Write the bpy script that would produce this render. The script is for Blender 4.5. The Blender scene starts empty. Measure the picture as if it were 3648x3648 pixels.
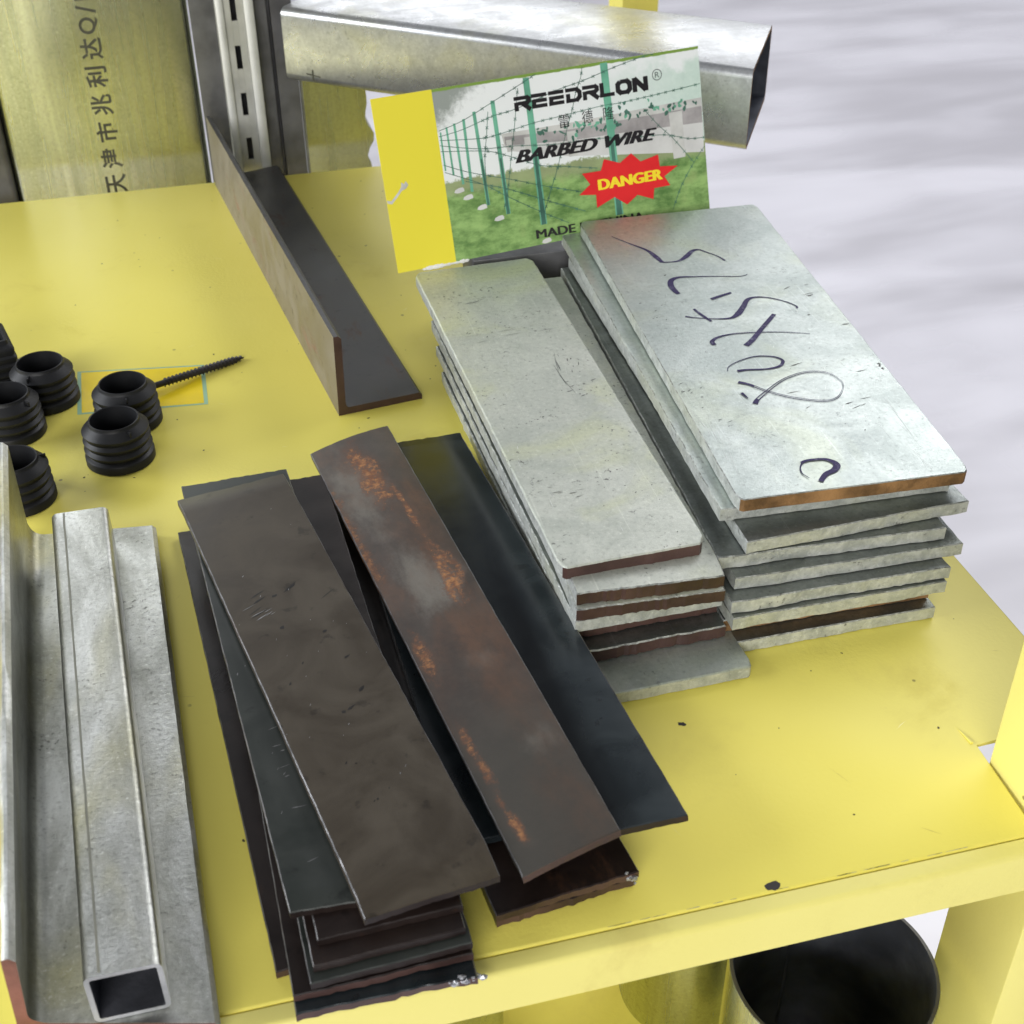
import bpy, bmesh, math, random
from mathutils import Vector, Matrix
R = math.radians
S = 0.001                       # everything below is measured in millimetres
sc = bpy.context.scene
COL = sc.collection

# ------------------------------------------------------------------ camera
cam = bpy.data.cameras.new('camera')
cam.sensor_width = 36.0
cam.lens = 46.885
cam.clip_start = 0.01
cam.clip_end = 100.0
camo = bpy.data.objects.new('camera', cam)
COL.objects.link(camo)
CR = ((0.968380287, -0.249368744, -0.007406013),
      (-0.149995617, -0.558247464, -0.816003115),
      (0.199351284, 0.791312200, -0.578000058))          # rows: right, down, forward
mw = Matrix(((CR[0][0], -CR[1][0], -CR[2][0], 0), (CR[0][1], -CR[1][1], -CR[2][1], 0),
             (CR[0][2], -CR[1][2], -CR[2][2], 0.283), (0, 0, 0, 1)))
camo.matrix_world = mw
cam.dof.use_dof = True
cam.dof.focus_distance = 0.45
cam.dof.aperture_fstop = 34.0
sc.camera = camo

# ------------------------------------------------------------------ world and lamps
w = bpy.data.worlds.new('World')
sc.world = w
w.use_nodes = True
bg = w.node_tree.nodes['Background']
bg.inputs[0].default_value = (0.86, 0.90, 1.0, 1)
bg.inputs[1].default_value = 0.165

def area(name, loc, target, sx, sy, power, col):
    l = bpy.data.lights.new(name, 'AREA')
    l.shape = 'RECTANGLE'
    l.size, l.size_y, l.energy, l.color = sx, sy, power, col
    o = bpy.data.objects.new(name, l)
    COL.objects.link(o)
    o.location = loc
    o.rotation_euler = (Vector(target) - Vector(loc)).to_track_quat('-Z', 'Y').to_euler()
    return o
area('window_light', (-3.0, 1.0, 1.25), (0.1, 0.45, 0.0), 2.4, 1.5, 108, (0.93, 0.96, 1.0))
area('back_window_light', (-1.1, 3.5, 2.0), (0.0, 0.5, 0.0), 2.2, 0.8, 24, (0.95, 0.975, 1.0))
area('far_highlight_lamp', (1.3, 4.5, 1.35), (0.15, 0.55, 0.05), 2.2, 1.0, 19, (0.96, 0.975, 1.0))  # unseen lamp added to brighten the long tube's top and the top plate
area('ceiling_light', (0.1, -0.2, 3.0), (0.1, 0.4, 0.0), 2.4, 1.6, 5, (1.0, 0.98, 0.95))
area('front_light', (-1.1, -2.4, 1.0), (0.1, 0.4, 0.0), 2.2, 1.2, 90, (1.0, 0.985, 0.96))
area('hall_light', (2.7, 2.5, 2.6), (1.5, 1.8, -0.7), 2.8, 1.6, 84, (0.97, 0.97, 1.0))

sc.view_settings.view_transform = 'Standard'
sc.view_settings.look = 'None'
sc.view_settings.exposure = 0.0
sc.view_settings.gamma = 1.0
sc.view_settings.use_curve_mapping = False
sc.render.engine = 'CYCLES'

# measured outlines, world millimetres (card, marker strokes, plate corners)
DATA = {'card': {'bl': [81.35, 516.26, 38.89], 'X': [0.99121, 0.12926, 0.028], 'Y': [-0.0603, 0.25325, 0.96552], 'w': 149.23, 'h': 71.4}, 'C': {'stripe': [[26.55, 71.59],[25.66, 4.08],[26.42, 71.35],[25.81, 0.24]], 'logo': [[61.15, 57.14],[124.17, 56.7],[61.09, 63.06]], 'reg': [[128.33, 62.41],[130.7, 62.38]], 'hanzi': [[[80.26, 47.25],[85.24, 47.2],[80.37, 52.53]],[[91.19, 47.38],[96.24, 47.34],[91.27, 52.69]],[[101.24, 47.37],[106.33, 47.32],[101.29, 52.7]]], 'barbed': [[59.06, 36.11],[124.2, 35.41],[60.42, 41.04]], 'danger': [[95.86, 18.32],[126.51, 17.91],[95.8, 22.83]], 'made': [[64.14, 2.84],[82.3, 2.41],[64.14, 6.54]], 'star': [[88.44, 26.77],[97.44, 26.52],[99.4, 31.17],[106.82, 28.34],[112.57, 31.55],[116.83, 27.32],[125.53, 28.9],[125.97, 23.66],[134.73, 22.52],[127.73, 19.01],[130.27, 14.64],[122.29, 14.71],[121.46, 10.06],[113.91, 13.22],[108.45, 9.93],[102.74, 14.2],[93.87, 11.02],[94.02, 16.7],[86.1, 17.89],[91.74, 21.6]], 'posts': [[[67.75, 69.99],[68.17, 8.39], 4.2],[[51.75, 63.09],[52.47, 15.72], 2.8],[[43.0, 59.93],[43.99, 21.04], 2.2],[[38.05, 57.7],[37.55, 27.82], 1.8],[[33.74, 56.57],[34.09, 31.53], 1.5],[[30.19, 55.63],[30.42, 35.86], 1.2],[[27.32, 53.99],[27.15, 38.25], 1.0],[[103.77, 70.83],[104.38, 6.06], 5.2]], 'wires': [[[26.78, 54.67],[37.64, 57.16],[51.66, 62.5],[66.52, 68.37],[72.24, 70.83]],[[26.41, 52.33],[37.11, 53.64],[50.86, 56.91],[61.77, 58.25],[80.02, 62.77],[93.38, 65.05],[108.38, 68.35],[122.76, 70.88],[132.84, 71.92]],[[26.5, 50.81],[44.35, 48.85],[53.11, 49.28],[68.97, 51.36],[81.43, 52.18],[101.09, 53.48],[109.56, 53.43],[128.26, 54.35],[148.78, 55.69]],[[26.17, 48.76],[43.74, 44.68],[59.71, 43.31],[77.26, 41.09],[98.16, 40.22],[112.21, 38.28],[129.45, 36.8],[140.91, 33.36],[149.77, 32.59]],[[26.12, 46.34],[44.91, 43.57],[53.9, 40.56],[69.38, 33.64],[82.94, 30.74],[96.03, 27.91]],[[26.56, 40.8],[37.74, 35.85],[55.16, 30.09],[70.29, 24.66],[87.18, 19.18]],[[26.74, 37.71],[42.92, 30.0],[52.84, 23.27],[66.85, 14.42],[80.0, 6.88]],[[35.25, 32.57],[53.27, 26.34],[72.17, 17.64],[88.29, 10.58]],[[93.71, 70.75],[92.5, 66.39],[89.33, 60.16],[87.23, 54.36],[82.9, 44.53],[77.38, 31.04],[71.69, 19.33],[67.73, 10.4]],[[63.57, 66.41],[60.21, 51.82],[57.3, 40.62],[53.51, 25.67],[50.72, 17.95]],[[149.5, 29.39],[144.57, 24.34],[138.73, 17.47],[134.4, 10.97],[130.73, 3.65]],[[120.54, 49.26],[126.97, 41.33],[133.63, 34.53],[142.93, 22.65]],[[49.16, 58.98],[47.04, 49.03],[45.0, 39.57],[43.75, 21.72]]], 'over1': [[53.77, 49.17],[85.17, 48.82],[149.01, 49.86],[149.22, 43.6],[84.68, 44.87],[54.5, 44.77]], 'over2': [[54.92, 47.77],[84.83, 46.09],[148.7, 46.23],[148.84, 39.18],[105.34, 40.96],[84.27, 41.51],[55.07, 44.07]], 'wall': [[53.18, 44.99],[84.3, 41.82],[148.84, 39.18],[148.49, 26.3],[83.47, 35.07],[56.77, 41.63]], 'cols': [[[135.78, 45.67],[136.14, 25.73], 6.5],[[85.78, 45.32],[85.53, 34.73], 4.5],[[65.54, 46.07],[65.31, 39.3], 3.5],[[56.73, 46.25],[56.72, 41.33], 2.5]], 'slabs': [[48.18, 14.59],[41.21, 20.59],[35.57, 25.79],[32.06, 29.21],[68.64, 1.15]], 'hole': [[9.25, 36.77],[10.31, 38.15],[11.44, 36.01],[9.92, 34.32],[7.48, 33.58],[4.49, 30.59],[1.11, 27.66],[-1.23, 28.47],[-1.37, 30.06],[0.96, 29.26],[5.34, 33.17],[7.39, 35.54],[7.77, 37.8]], 'grassline': [[26.49, 48.7],[56.72, 41.33],[147.64, 25.14]]}, 'ink': [[[[172.87, 507.51],[178.17, 498.7],[183.04, 490.82],[184.67, 483.9],[185.51, 478.2]],[0.3, 0.5, 1.3, 2.2, 1.5]],[[[185.51, 478.2],[189.29, 477.58],[192.85, 477.91],[196.77, 480.71],[201.4, 485.32],[204.51, 485.8]],[0.8, 0.7, 1.2, 2.2, 1.8, 1.0]],[[[204.51, 485.8],[207.08, 481.86],[209.63, 477.96],[211.17, 473.08]],[0.9, 0.6, 0.6, 1.0]],[[[215.16, 458.93],[211.4, 458.09],[201.67, 460.66],[193.86, 462.35],[187.56, 463.53],[183.56, 461.8],[181.73, 457.5],[181.67, 452.79],[182.2, 449.73]],[0.3, 0.4, 0.5, 0.7, 1.3, 2.2, 2.4, 2.2, 1.6]],[[[193.08, 442.25],[196.64, 443.61],[202.64, 445.51]],[1.6, 1.5, 1.2]],[[[183.45, 436.3],[184.66, 430.99],[186.38, 425.08]],[1.0, 1.2, 1.0]],[[[178.12, 431.39],[181.39, 429.44],[188.36, 426.73],[194.37, 425.69],[198.7, 428.39],[202.93, 433.41],[206.53, 438.13],[210.38, 439.42],[215.22, 437.79],[219.98, 433.45],[222.84, 428.73],[222.43, 426.59]],[1.0, 0.5, 0.5, 1.2, 2.4, 2.2, 1.8, 1.0, 0.7, 0.5, 0.6, 1.0]],[[[211.9, 424.37],[202.72, 414.88],[196.01, 407.73],[191.92, 404.19]],[1.6, 1.8, 2.0, 2.2]],[[[180.86, 407.61],[180.82, 410.18],[184.48, 412.84],[191.12, 413.71],[201.11, 412.34],[210.63, 409.83],[218.69, 406.45]],[1.6, 1.7, 1.0, 0.6, 0.5, 0.4, 0.25]],[[[178.36, 388.48],[179.64, 391.04],[184.04, 393.77],[191.51, 395.75],[197.59, 394.35],[200.17, 391.99],[200.21, 389.52],[197.41, 386.85],[192.1, 386.32],[185.54, 387.56],[181.77, 387.59]],[0.3, 0.3, 0.4, 0.6, 0.7, 0.9, 1.3, 1.1, 0.8, 1.0, 1.5]],[[[179.18, 365.22],[181.24, 367.8],[186.41, 371.87],[194.2, 377.22],[201.49, 380.02],[207.7, 380.3],[212.63, 377.76],[214.36, 372.87],[214.0, 368.76],[210.28, 363.33],[206.11, 360.82],[200.98, 361.45],[193.47, 365.49],[186.41, 371.87],[182.37, 377.53],[179.03, 380.27]],[2.0, 1.5, 1.2, 1.1, 1.1, 1.1, 0.9, 0.6, 0.4, 0.6, 0.9, 1.2, 1.2, 1.2, 1.2, 1.5]],[[[177.32, 373.07],[178.11, 369.07]],[1.2, 0.4]],[[[179.2, 327.41],[181.88, 328.26],[187.13, 327.67],[189.56, 325.47],[189.8, 323.08],[187.64, 320.95],[184.24, 319.55],[180.9, 316.28]],[1.2, 1.1, 1.2, 1.9, 2.3, 2.1, 1.8, 1.6]],[[[179.76, 327.65],[177.9, 325.04],[177.11, 321.8],[178.25, 318.85]],[0.6, 0.5, 0.4, 0.3]]], 'q': {'W1': [[152.01, 313.63, 45.0],[230.01, 309.51, 45.0],[245.96, 523.86, 49.0],[163.9, 525.63, 49.0]], 'N1': [[92.45, 307.86, 35.0],[140.39, 308.49, 35.0],[140.49, 519.06, 38.0],[88.03, 517.02, 38.0]], 'B1': [[14.69, 204.25, 24.0],[49.24, 210.51, 23.0],[17.49, 397.99, 25.0],[-19.22, 390.51, 25.0]], 'B2': [[-2.42, 213.42, 20.0],[30.94, 211.51, 20.0],[19.19, 404.86, 21.5],[-17.76, 403.2, 21.5]], 'C1': [[54.43, 208.94, 20.0],[81.08, 213.53, 24.5],[59.62, 427.71, 19.5],[29.07, 417.95, 18.0]], 'C2': [[62.54, 220.26, 15.5],[101.02, 217.79, 20.0],[87.55, 422.66, 12.5],[44.45, 423.04, 12.0]], 'Ltop': [[46.19, 471.66, 0.0],[81.81, 476.53, 0.0],[56.29, 753.51, 0.0],[15.5, 743.37, 0.0]], 'sq': [[-49.88, 204.82, 22.0],[-32.84, 204.5, 22.0],[-42.75, 395.74, 22.0],[-61.54, 396.85, 22.0]]}, 'leg': {'nt': [-60.6, 199.47, 40.0], 'ft': [-72.78, 417.6, 40.0], 'nb': [-65.34, 208.99, 5.0], 'fb': [-72.06, 410.79, 5.0], 'fr': [-29.14, 405.4, 5.0], 'nr': [-21.99, 197.6, 5.0]}, 'Ltop_h': [[47.14, 472.08, 35.0],[16.02, 753.76, 35.0]], 'screw0': [13.32, 530.85, 0.8], 'screw1': [-26.04, 509.49, 4.0], 'sticker': [[-58.01, 537.94, 0.0],[-4.36, 529.82, 0.0],[-5.03, 495.3, 0.0],[-57.71, 500.7, 0.0]], 'caps': [[-40.82, 463.54, 17.0],[-36.97, 491.14, 17.0],[-69.84, 517.58, 17.0],[-82.75, 494.56, 17.0],[-77.76, 444.05, 17.0]], 'chip': [121.7, 205.21, 0.0], 'crumb': [119.38, 267.78, 0.0]}

# ------------------------------------------------------------------ material helpers
class NT:
    def __init__(s, name):
        s.m = bpy.data.materials.new(name)
        s.m.use_nodes = True
        s.t = s.m.node_tree
        s.b = s.t.nodes['Principled BSDF']
    def n(s, typ, **kw):
        x = s.t.nodes.new(typ)
        for k, v in kw.items():
            if k.startswith('i_'):
                key = k[2:]
                key = int(key) if key.isdigit() else key
                s.put(x.inputs[key], v)
            else:
                setattr(x, k, v)
        return x
    def put(s, sock, v):
        if isinstance(v, bpy.types.NodeSocket):
            s.t.links.new(v, sock)
        else:
            sock.default_value = v
    def coords(s, scale=(1, 1, 1), rnd=True):
        tc = s.n('ShaderNodeTexCoord').outputs['Object']
        v = tc
        if rnd:
            oi = s.n('ShaderNodeObjectInfo').outputs['Random']
            k = s.n('ShaderNodeMath', operation='MULTIPLY', i_0=oi, i_1=7.3).outputs[0]
            v = s.n('ShaderNodeVectorMath', operation='ADD', i_0=tc, i_1=k).outputs[0]
        return s.n('ShaderNodeMapping', i_Vector=v, i_Scale=scale).outputs[0]
    def noise(s, vec, scale, detail=4.0, rough=0.55, dist=0.0):
        return s.n('ShaderNodeTexNoise', i_Vector=vec, i_Scale=scale, i_Detail=detail, i_Roughness=rough, i_Distortion=dist).outputs['Fac']
    def vor(s, vec, scale, feature='F1'):
        return s.n('ShaderNodeTexVoronoi', i_Vector=vec, i_Scale=scale, feature=feature).outputs['Distance']
    def ramp(s, fac, lo, hi, a=0.0, b=1.0):
        return s.n('ShaderNodeMapRange', i_Value=fac, i_1=lo, i_2=hi, i_3=a, i_4=b, interpolation_type='SMOOTHSTEP').outputs[0]
    def mix(s, fac, a, b):
        x = s.n('ShaderNodeMix', data_type='RGBA')
        s.put(x.inputs[0], fac)
        for sock, v in ((x.inputs[6], a), (x.inputs[7], b)):
            s.put(sock, v if isinstance(v, bpy.types.NodeSocket) else (*v, 1))
        return x.outputs[2]
    def math(s, op, a, b=0.0):
        return s.n('ShaderNodeMath', operation=op, i_0=a, i_1=b).outputs[0]
    def bump(s, h, strength, dist=0.0005, prev=None):
        x = s.n('ShaderNodeBump', i_Height=h, i_Strength=strength, i_Distance=dist)
        if prev is not None:
            s.put(x.inputs['Normal'], prev)
        return x.outputs[0]
    def out(s, col=None, rough=None, metal=None, normal=None, spec=None):
        for k, v in (('Base Color', col), ('Roughness', rough), ('Metallic', metal), ('Normal', normal), ('Specular IOR Level', spec)):
            if v is not None:
                if k == 'Base Color' and not isinstance(v, bpy.types.NodeSocket):
                    v = (*v, 1)
                s.put(s.b.inputs[k], v)
        return s.m

def plain(name, col, rough=0.5, metal=0.0, spec=0.5, bump=0.0, bscale=900.0, vary=0.12):
    s = NT(name)
    v = s.coords()
    nz = s.noise(v, bscale * 0.08, 5)
    c = s.mix(s.ramp(nz, 0.3, 0.7), tuple(x * (1 - vary) for x in col), tuple(min(1, x * (1 + vary)) for x in col))
    nrm = s.bump(s.noise(v, bscale, 3), bump, 0.0004) if bump else None
    return s.out(c, s.ramp(nz, 0.25, 0.75, rough * 0.85, min(1, rough * 1.15)), metal, nrm, spec)

def yellow_paint(name='yellow_powder_coat', ca=(0.76, 0.67, 0.125), cb=(0.80, 0.71, 0.155)):
    s = NT(name)
    v = s.coords(rnd=False)
    big = s.noise(v, 6, 3)
    c = s.mix(s.ramp(big, 0.35, 0.7), ca, cb)
    dirt = s.ramp(s.noise(v, 20, 7, 0.68, 0.3), 0.54, 0.80)
    c = s.mix(s.math('MULTIPLY', dirt, 0.34), c, (0.47, 0.36, 0.09))
    sp = s.ramp(s.vor(v, 95), 0.05, 0.085, 1, 0)
    gate = s.ramp(s.noise(v, 40, 2), 0.56, 0.62)
    c = s.mix(s.math('MULTIPLY', sp, s.math('MULTIPLY', gate, 0.75)), c, (0.16, 0.13, 0.03))
    h = s.noise(v, 620, 3, 0.6)
    n1 = s.bump(h, s.ramp(s.noise(v, 9, 2), 0.40, 0.65, 0.10, 0.42), 0.0003)
    return s.out(c, s.ramp(dirt, 0, 1, 0.43, 0.6), 0.0, n1, 0.35)

def galv(name, lo, hi, tint=(0.52, 0.53, 0.33), tint_amt=0.4, metal=0.6, rough=0.46, speck=0.6, bump=0.25, grain=(1, 1, 1), dark=(0.13, 0.13, 0.12), streak=0.0, blotch=60.0, scratch=0.3):
    s = NT(name)
    v = s.coords(grain)
    v0 = s.coords()
    a = s.noise(v, blotch, 7, 0.62, 0.6)
    c = s.mix(s.ramp(a, 0.25, 0.75), lo, hi)
    t = s.ramp(s.noise(v, 22, 4, 0.6, 0.8), 0.48, 0.72)
    c = s.mix(s.math('MULTIPLY', t, tint_amt), c, tint)
    fine = s.noise(v0, 620, 6, 0.75)
    c = s.mix(s.ramp(fine, 0.48, 0.70, 0, 0.42), c, tuple(x * 0.60 for x in lo))
    c = s.mix(s.ramp(fine, 0.30, 0.44, 0.6, 0), c, tuple(min(1, x * 1.22) for x in hi))
    vl = s.coords((1, 0.018, 1))
    scr = s.ramp(s.noise(vl, 900, 2, 0.5), 0.66, 0.74)
    c = s.mix(s.math('MULTIPLY', scr, scratch), c, tuple(min(1, x * 1.3) for x in hi))
    gate = s.ramp(s.noise(v0, 70, 3), 0.50, 0.66)
    pits = s.ramp(s.noise(v0, 620, 3, 0.6), 0.60, 0.68)
    k = s.math('MULTIPLY', s.math('MULTIPLY', pits, gate), speck)
    c = s.mix(k, c, dark)
    if streak:
        vs = s.coords((1, 0.02, 1) if streak > 0 else (0.02, 1, 1))
        st = s.ramp(s.noise(vs, 260, 5, 0.7), 0.42, 0.75)
        c = s.mix(s.math('MULTIPLY', st, abs(streak)), c, tuple(x * 0.5 for x in lo))
    n1 = s.bump(fine, bump, 0.0004)
    n2 = s.bump(s.noise(v0, 150, 3), bump * 0.25, 0.0004, n1)
    return s.out(c, s.ramp(a, 0.3, 0.7, rough * 1.15, rough * 0.85), metal, n2, 0.5)

def black_steel(name, lo, hi, rough=0.38, metal=0.25, rust=0.0, streaks=0.0, bump=0.15, scale=0.0, spec=0.5):
    s = NT(name)
    v = s.coords()
    a = s.noise(v, 45, 6, 0.6, 0.7)
    c = s.mix(s.ramp(a, 0.3, 0.7), lo, hi)
    sp = s.ramp(s.noise(v, 130, 4, 0.6), 0.60, 0.70)
    c = s.mix(s.math('MULTIPLY', sp, 0.55), c, tuple(x * 0.35 for x in lo))
    rg = s.ramp(a, 0.3, 0.7, rough * 0.85, rough * 1.2)
    if streaks:
        vs = s.coords((1, 0.03, 1))
        st = s.ramp(s.noise(vs, 55, 2, 0.5), 0.42, 0.66)
        c = s.mix(s.math('MULTIPLY', st, streaks), c, (0.006, 0.007, 0.008))
        rg = s.math('SUBTRACT', rg, s.math('MULTIPLY', st, 0.08))
    if scale:
        vl = s.coords((1, 0.42, 1))
        f = s.ramp(s.noise(vl, 32, 4, 0.55, 0.3), 0.53, 0.60)
        c = s.mix(s.math('MULTIPLY', f, scale), c, (0.17, 0.155, 0.135))
        rg = s.math('ADD', rg, s.math('MULTIPLY', f, 0.2))
    if rust:
        vl = s.coords((1, 0.30, 1))
        f = s.ramp(s.noise(vl, 60, 9, 0.72, 0.25), 0.56, 0.70)
        c = s.mix(s.math('MULTIPLY', f, rust), c, s.mix(s.noise(v, 500, 4), (0.20, 0.065, 0.025), (0.52, 0.20, 0.05)))
        rg = s.math('ADD', rg, s.math('MULTIPLY', f, 0.3))
    n1 = s.bump(s.noise(v, 800, 4, 0.6), bump, 0.0003)
    n2 = s.bump(a, bump * 0.8, 0.0005, n1)
    return s.out(c, rg, metal, n2, spec)

def floor_mat():
    s = NT('polished_floor')
    v0 = s.coords((1, 1, 1), rnd=False)
    v = s.n('ShaderNodeMapping', i_Vector=v0, i_Scale=(1.1, 3.4, 1), i_Rotation=(0, 0, R(-7))).outputs[0]
    a = s.noise(v, 1.5, 3, 0.5, 0.35)
    b = s.noise(v0, 1.4, 3, 0.5, 0.3)
    f = s.math('ADD', s.math('MULTIPLY', a, 0.6), s.math('MULTIPLY', b, 0.4))
    c = s.mix(s.ramp(f, 0.36, 0.64), (0.52, 0.505, 0.54), (0.79, 0.775, 0.825))
    return s.out(c, s.ramp(f, 0.4, 0.6, 0.38, 0.24), 0.0, None, 0.5)

def card_mat():
    s = NT('printed_card')
    tc = s.n('ShaderNodeTexCoord').outputs['Object']
    xyz = s.n('ShaderNodeSeparateXYZ', i_0=tc)
    x, y = xyz.outputs[0], xyz.outputs[1]
    n1 = s.noise(tc, 260, 6, 0.7)
    n2 = s.noise(tc, 90, 5, 0.6)
    n3 = s.noise(s.n('ShaderNodeMapping', i_Vector=tc, i_Scale=(1, 1.8, 1)).outputs[0], 60, 8, 0.72)
    grass = s.mix(s.ramp(n3, 0.33, 0.66), (0.09, 0.19, 0.05), (0.32, 0.50, 0.17))
    grass = s.mix(s.ramp(n2, 0.55, 0.75, 0, 0.6), grass, (0.33, 0.42, 0.16))
    sky = (0.80, 0.83, 0.82)
    # trees behind, paler to the right
    tx = s.ramp(x, 0.085, 0.15)
    ty = s.math('SUBTRACT', s.math('ADD', 0.058, s.math('MULTIPLY', n2, 0.022)), y)
    tm = s.math('MULTIPLY', s.ramp(ty, 0.0, 0.006), tx)
    top = s.mix(s.math('MULTIPLY', tm, 0.75), sky, s.mix(n1, (0.30, 0.48, 0.38), (0.66, 0.80, 0.70)))
    # dark tree at the upper left corner
    d = s.math('ADD', s.math('MULTIPLY', s.math('SUBTRACT', x, 0.026), 0.75), s.math('SUBTRACT', 0.0714, y))
    d = s.math('ADD', d, s.math('MULTIPLY', s.math('SUBTRACT', n1, 0.5), 0.022))
    top = s.mix(s.ramp(d, 0.010, 0.020, 0.8, 0), top, (0.17, 0.20, 0.17))
    # ground line and dry grass band
    hy = s.math('ADD', 0.0345, s.math('MULTIPLY', s.math('SUBTRACT', n1, 0.5), 0.008))
    hy = s.math('SUBTRACT', hy, s.math('MULTIPLY', s.math('SUBTRACT', x, 0.03), 0.02))
    g = s.ramp(s.math('SUBTRACT', hy, y), 0.0, 0.0012)
    band = s.ramp(s.math('SUBTRACT', hy, y), 0.004, 0.009, 0.75, 0)
    gr = s.mix(band, grass, (0.33, 0.36, 0.20))
    c = s.mix(g, top, gr)
    # green sliver along the top edge
    ed = s.math('ADD', y, s.math('MULTIPLY', s.math('SUBTRACT', n1, 0.5), 0.0015))
    c = s.mix(s.ramp(ed, 0.0700, 0.0704), c, (0.20, 0.32, 0.06))
    # yellow stripe on the left
    st = s.math('LESS_THAN', x, 0.0261)
    c = s.mix(st, c, (0.80, 0.70, 0.05))
    return s.out(c, 0.38, 0.0, None, 0.4)

YEL = yellow_paint()
YEL_LIT = yellow_paint('lit_yellow_powder_coat', (0.78, 0.705, 0.20), (0.82, 0.745, 0.24))  # same paint lightened, carries the strong light on rail and post
GAL_W = galv('galvanized_plate_skin', (0.35, 0.395, 0.375), (0.50, 0.545, 0.515), (0.48, 0.52, 0.38), 0.45, 0.68, 0.34, 0.4, 0.28, blotch=38)
GAL_N = galv('galvanized_bar_skin', (0.39, 0.415, 0.37), (0.54, 0.56, 0.50), (0.52, 0.545, 0.35), 0.65, 0.40, 0.43, 1.0, 0.5, blotch=40)
GAL_E = galv('galvanized_cut_edge', (0.31, 0.33, 0.31), (0.58, 0.60, 0.575), (0.48, 0.49, 0.33), 0.45, 0.3, 0.42, 0.8, 0.9, blotch=150)
GAL_D = galv('shaded_galvanized_skin', (0.15, 0.165, 0.158), (0.27, 0.29, 0.28), (0.24, 0.25, 0.18), 0.4, 0.85, 0.34, 0.6, 0.4, blotch=50)  # darkened zinc, paints the shade on tops of lower plates and bars
EDGE_G = galv('worn_galvanized_arris', (0.10, 0.105, 0.10), (0.50, 0.52, 0.50), (0.3, 0.3, 0.2), 0.3, 0.5, 0.4, 0.7, 0.8, blotch=260)
EDGE_B = galv('rubbed_steel_arris', (0.05, 0.05, 0.052), (0.26, 0.255, 0.26), (0.12, 0.08, 0.06), 0.4, 0.5, 0.36, 0.5, 0.4, blotch=140)
GAL_A = galv('galvanized_angle_skin', (0.33, 0.335, 0.30), (0.66, 0.67, 0.645), (0.52, 0.485, 0.235), 0.7, 0.95, 0.33, 0.55, 0.45, grain=(1, 0.35, 1), blotch=70, scratch=0.05)  # yellow tint paints in the reflection of a yellow rack overhead
GAL_T = galv('galvanized_tube_skin', (0.50, 0.50, 0.475), (0.66, 0.66, 0.64), (0.60, 0.57, 0.38), 0.4, 0.7, 0.34, 0.35, 0.12, streak=0.35)
GAL_B = galv('galvanized_bright_tube', (0.50, 0.51, 0.51), (0.70, 0.71, 0.72), (0.54, 0.53, 0.34), 0.4, 0.85, 0.30, 0.4, 0.10, streak=-0.3)
GAL_U = galv('galvanized_upright_skin', (0.38, 0.40, 0.29), (0.58, 0.60, 0.48), (0.52, 0.54, 0.28), 0.5, 1.0, 0.26, 0.15, 0.05, grain=(1, 1, 0.05), blotch=110, scratch=0.0)
CUT = plain('bright_cut_steel', (0.40, 0.41, 0.42), 0.42, 0.3, bump=0.5, bscale=600, vary=0.35)
STRUT = plain('pale_zinc_strut', (0.47, 0.475, 0.45), 0.42, 0.45, bump=0.1, vary=0.08)
DARKU = plain('dark_grey_steel', (0.105, 0.105, 0.11), 0.42, 0.45, bump=0.1, vary=0.2)
RUST_E = plain('rusty_brown_cut_end', (0.215, 0.12, 0.052), 0.8, 0.0, 0.2, bump=1.0, bscale=800, vary=0.6)
RUST_D = plain('dark_rusted_end', (0.060, 0.032, 0.027), 0.42, 0.15, 0.5, bump=0.5, bscale=420, vary=0.5)
BRICK = plain('red_rust_end', (0.19, 0.08, 0.055), 0.65, 0.0, 0.3, bump=0.7, bscale=500, vary=0.5)
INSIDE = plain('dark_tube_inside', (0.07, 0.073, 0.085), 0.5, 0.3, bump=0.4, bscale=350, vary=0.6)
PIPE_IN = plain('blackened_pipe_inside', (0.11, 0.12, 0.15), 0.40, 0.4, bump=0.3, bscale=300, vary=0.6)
BLK_A = black_steel('brownish_black_strip', (0.038, 0.030, 0.021), (0.060, 0.049, 0.035), 0.36, 0.0, bump=0.05, spec=0.32)
BLK_B = black_steel('greenish_black_strip', (0.020, 0.024, 0.021), (0.030, 0.034, 0.030), 0.33, 0.15, bump=0.06)
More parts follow.
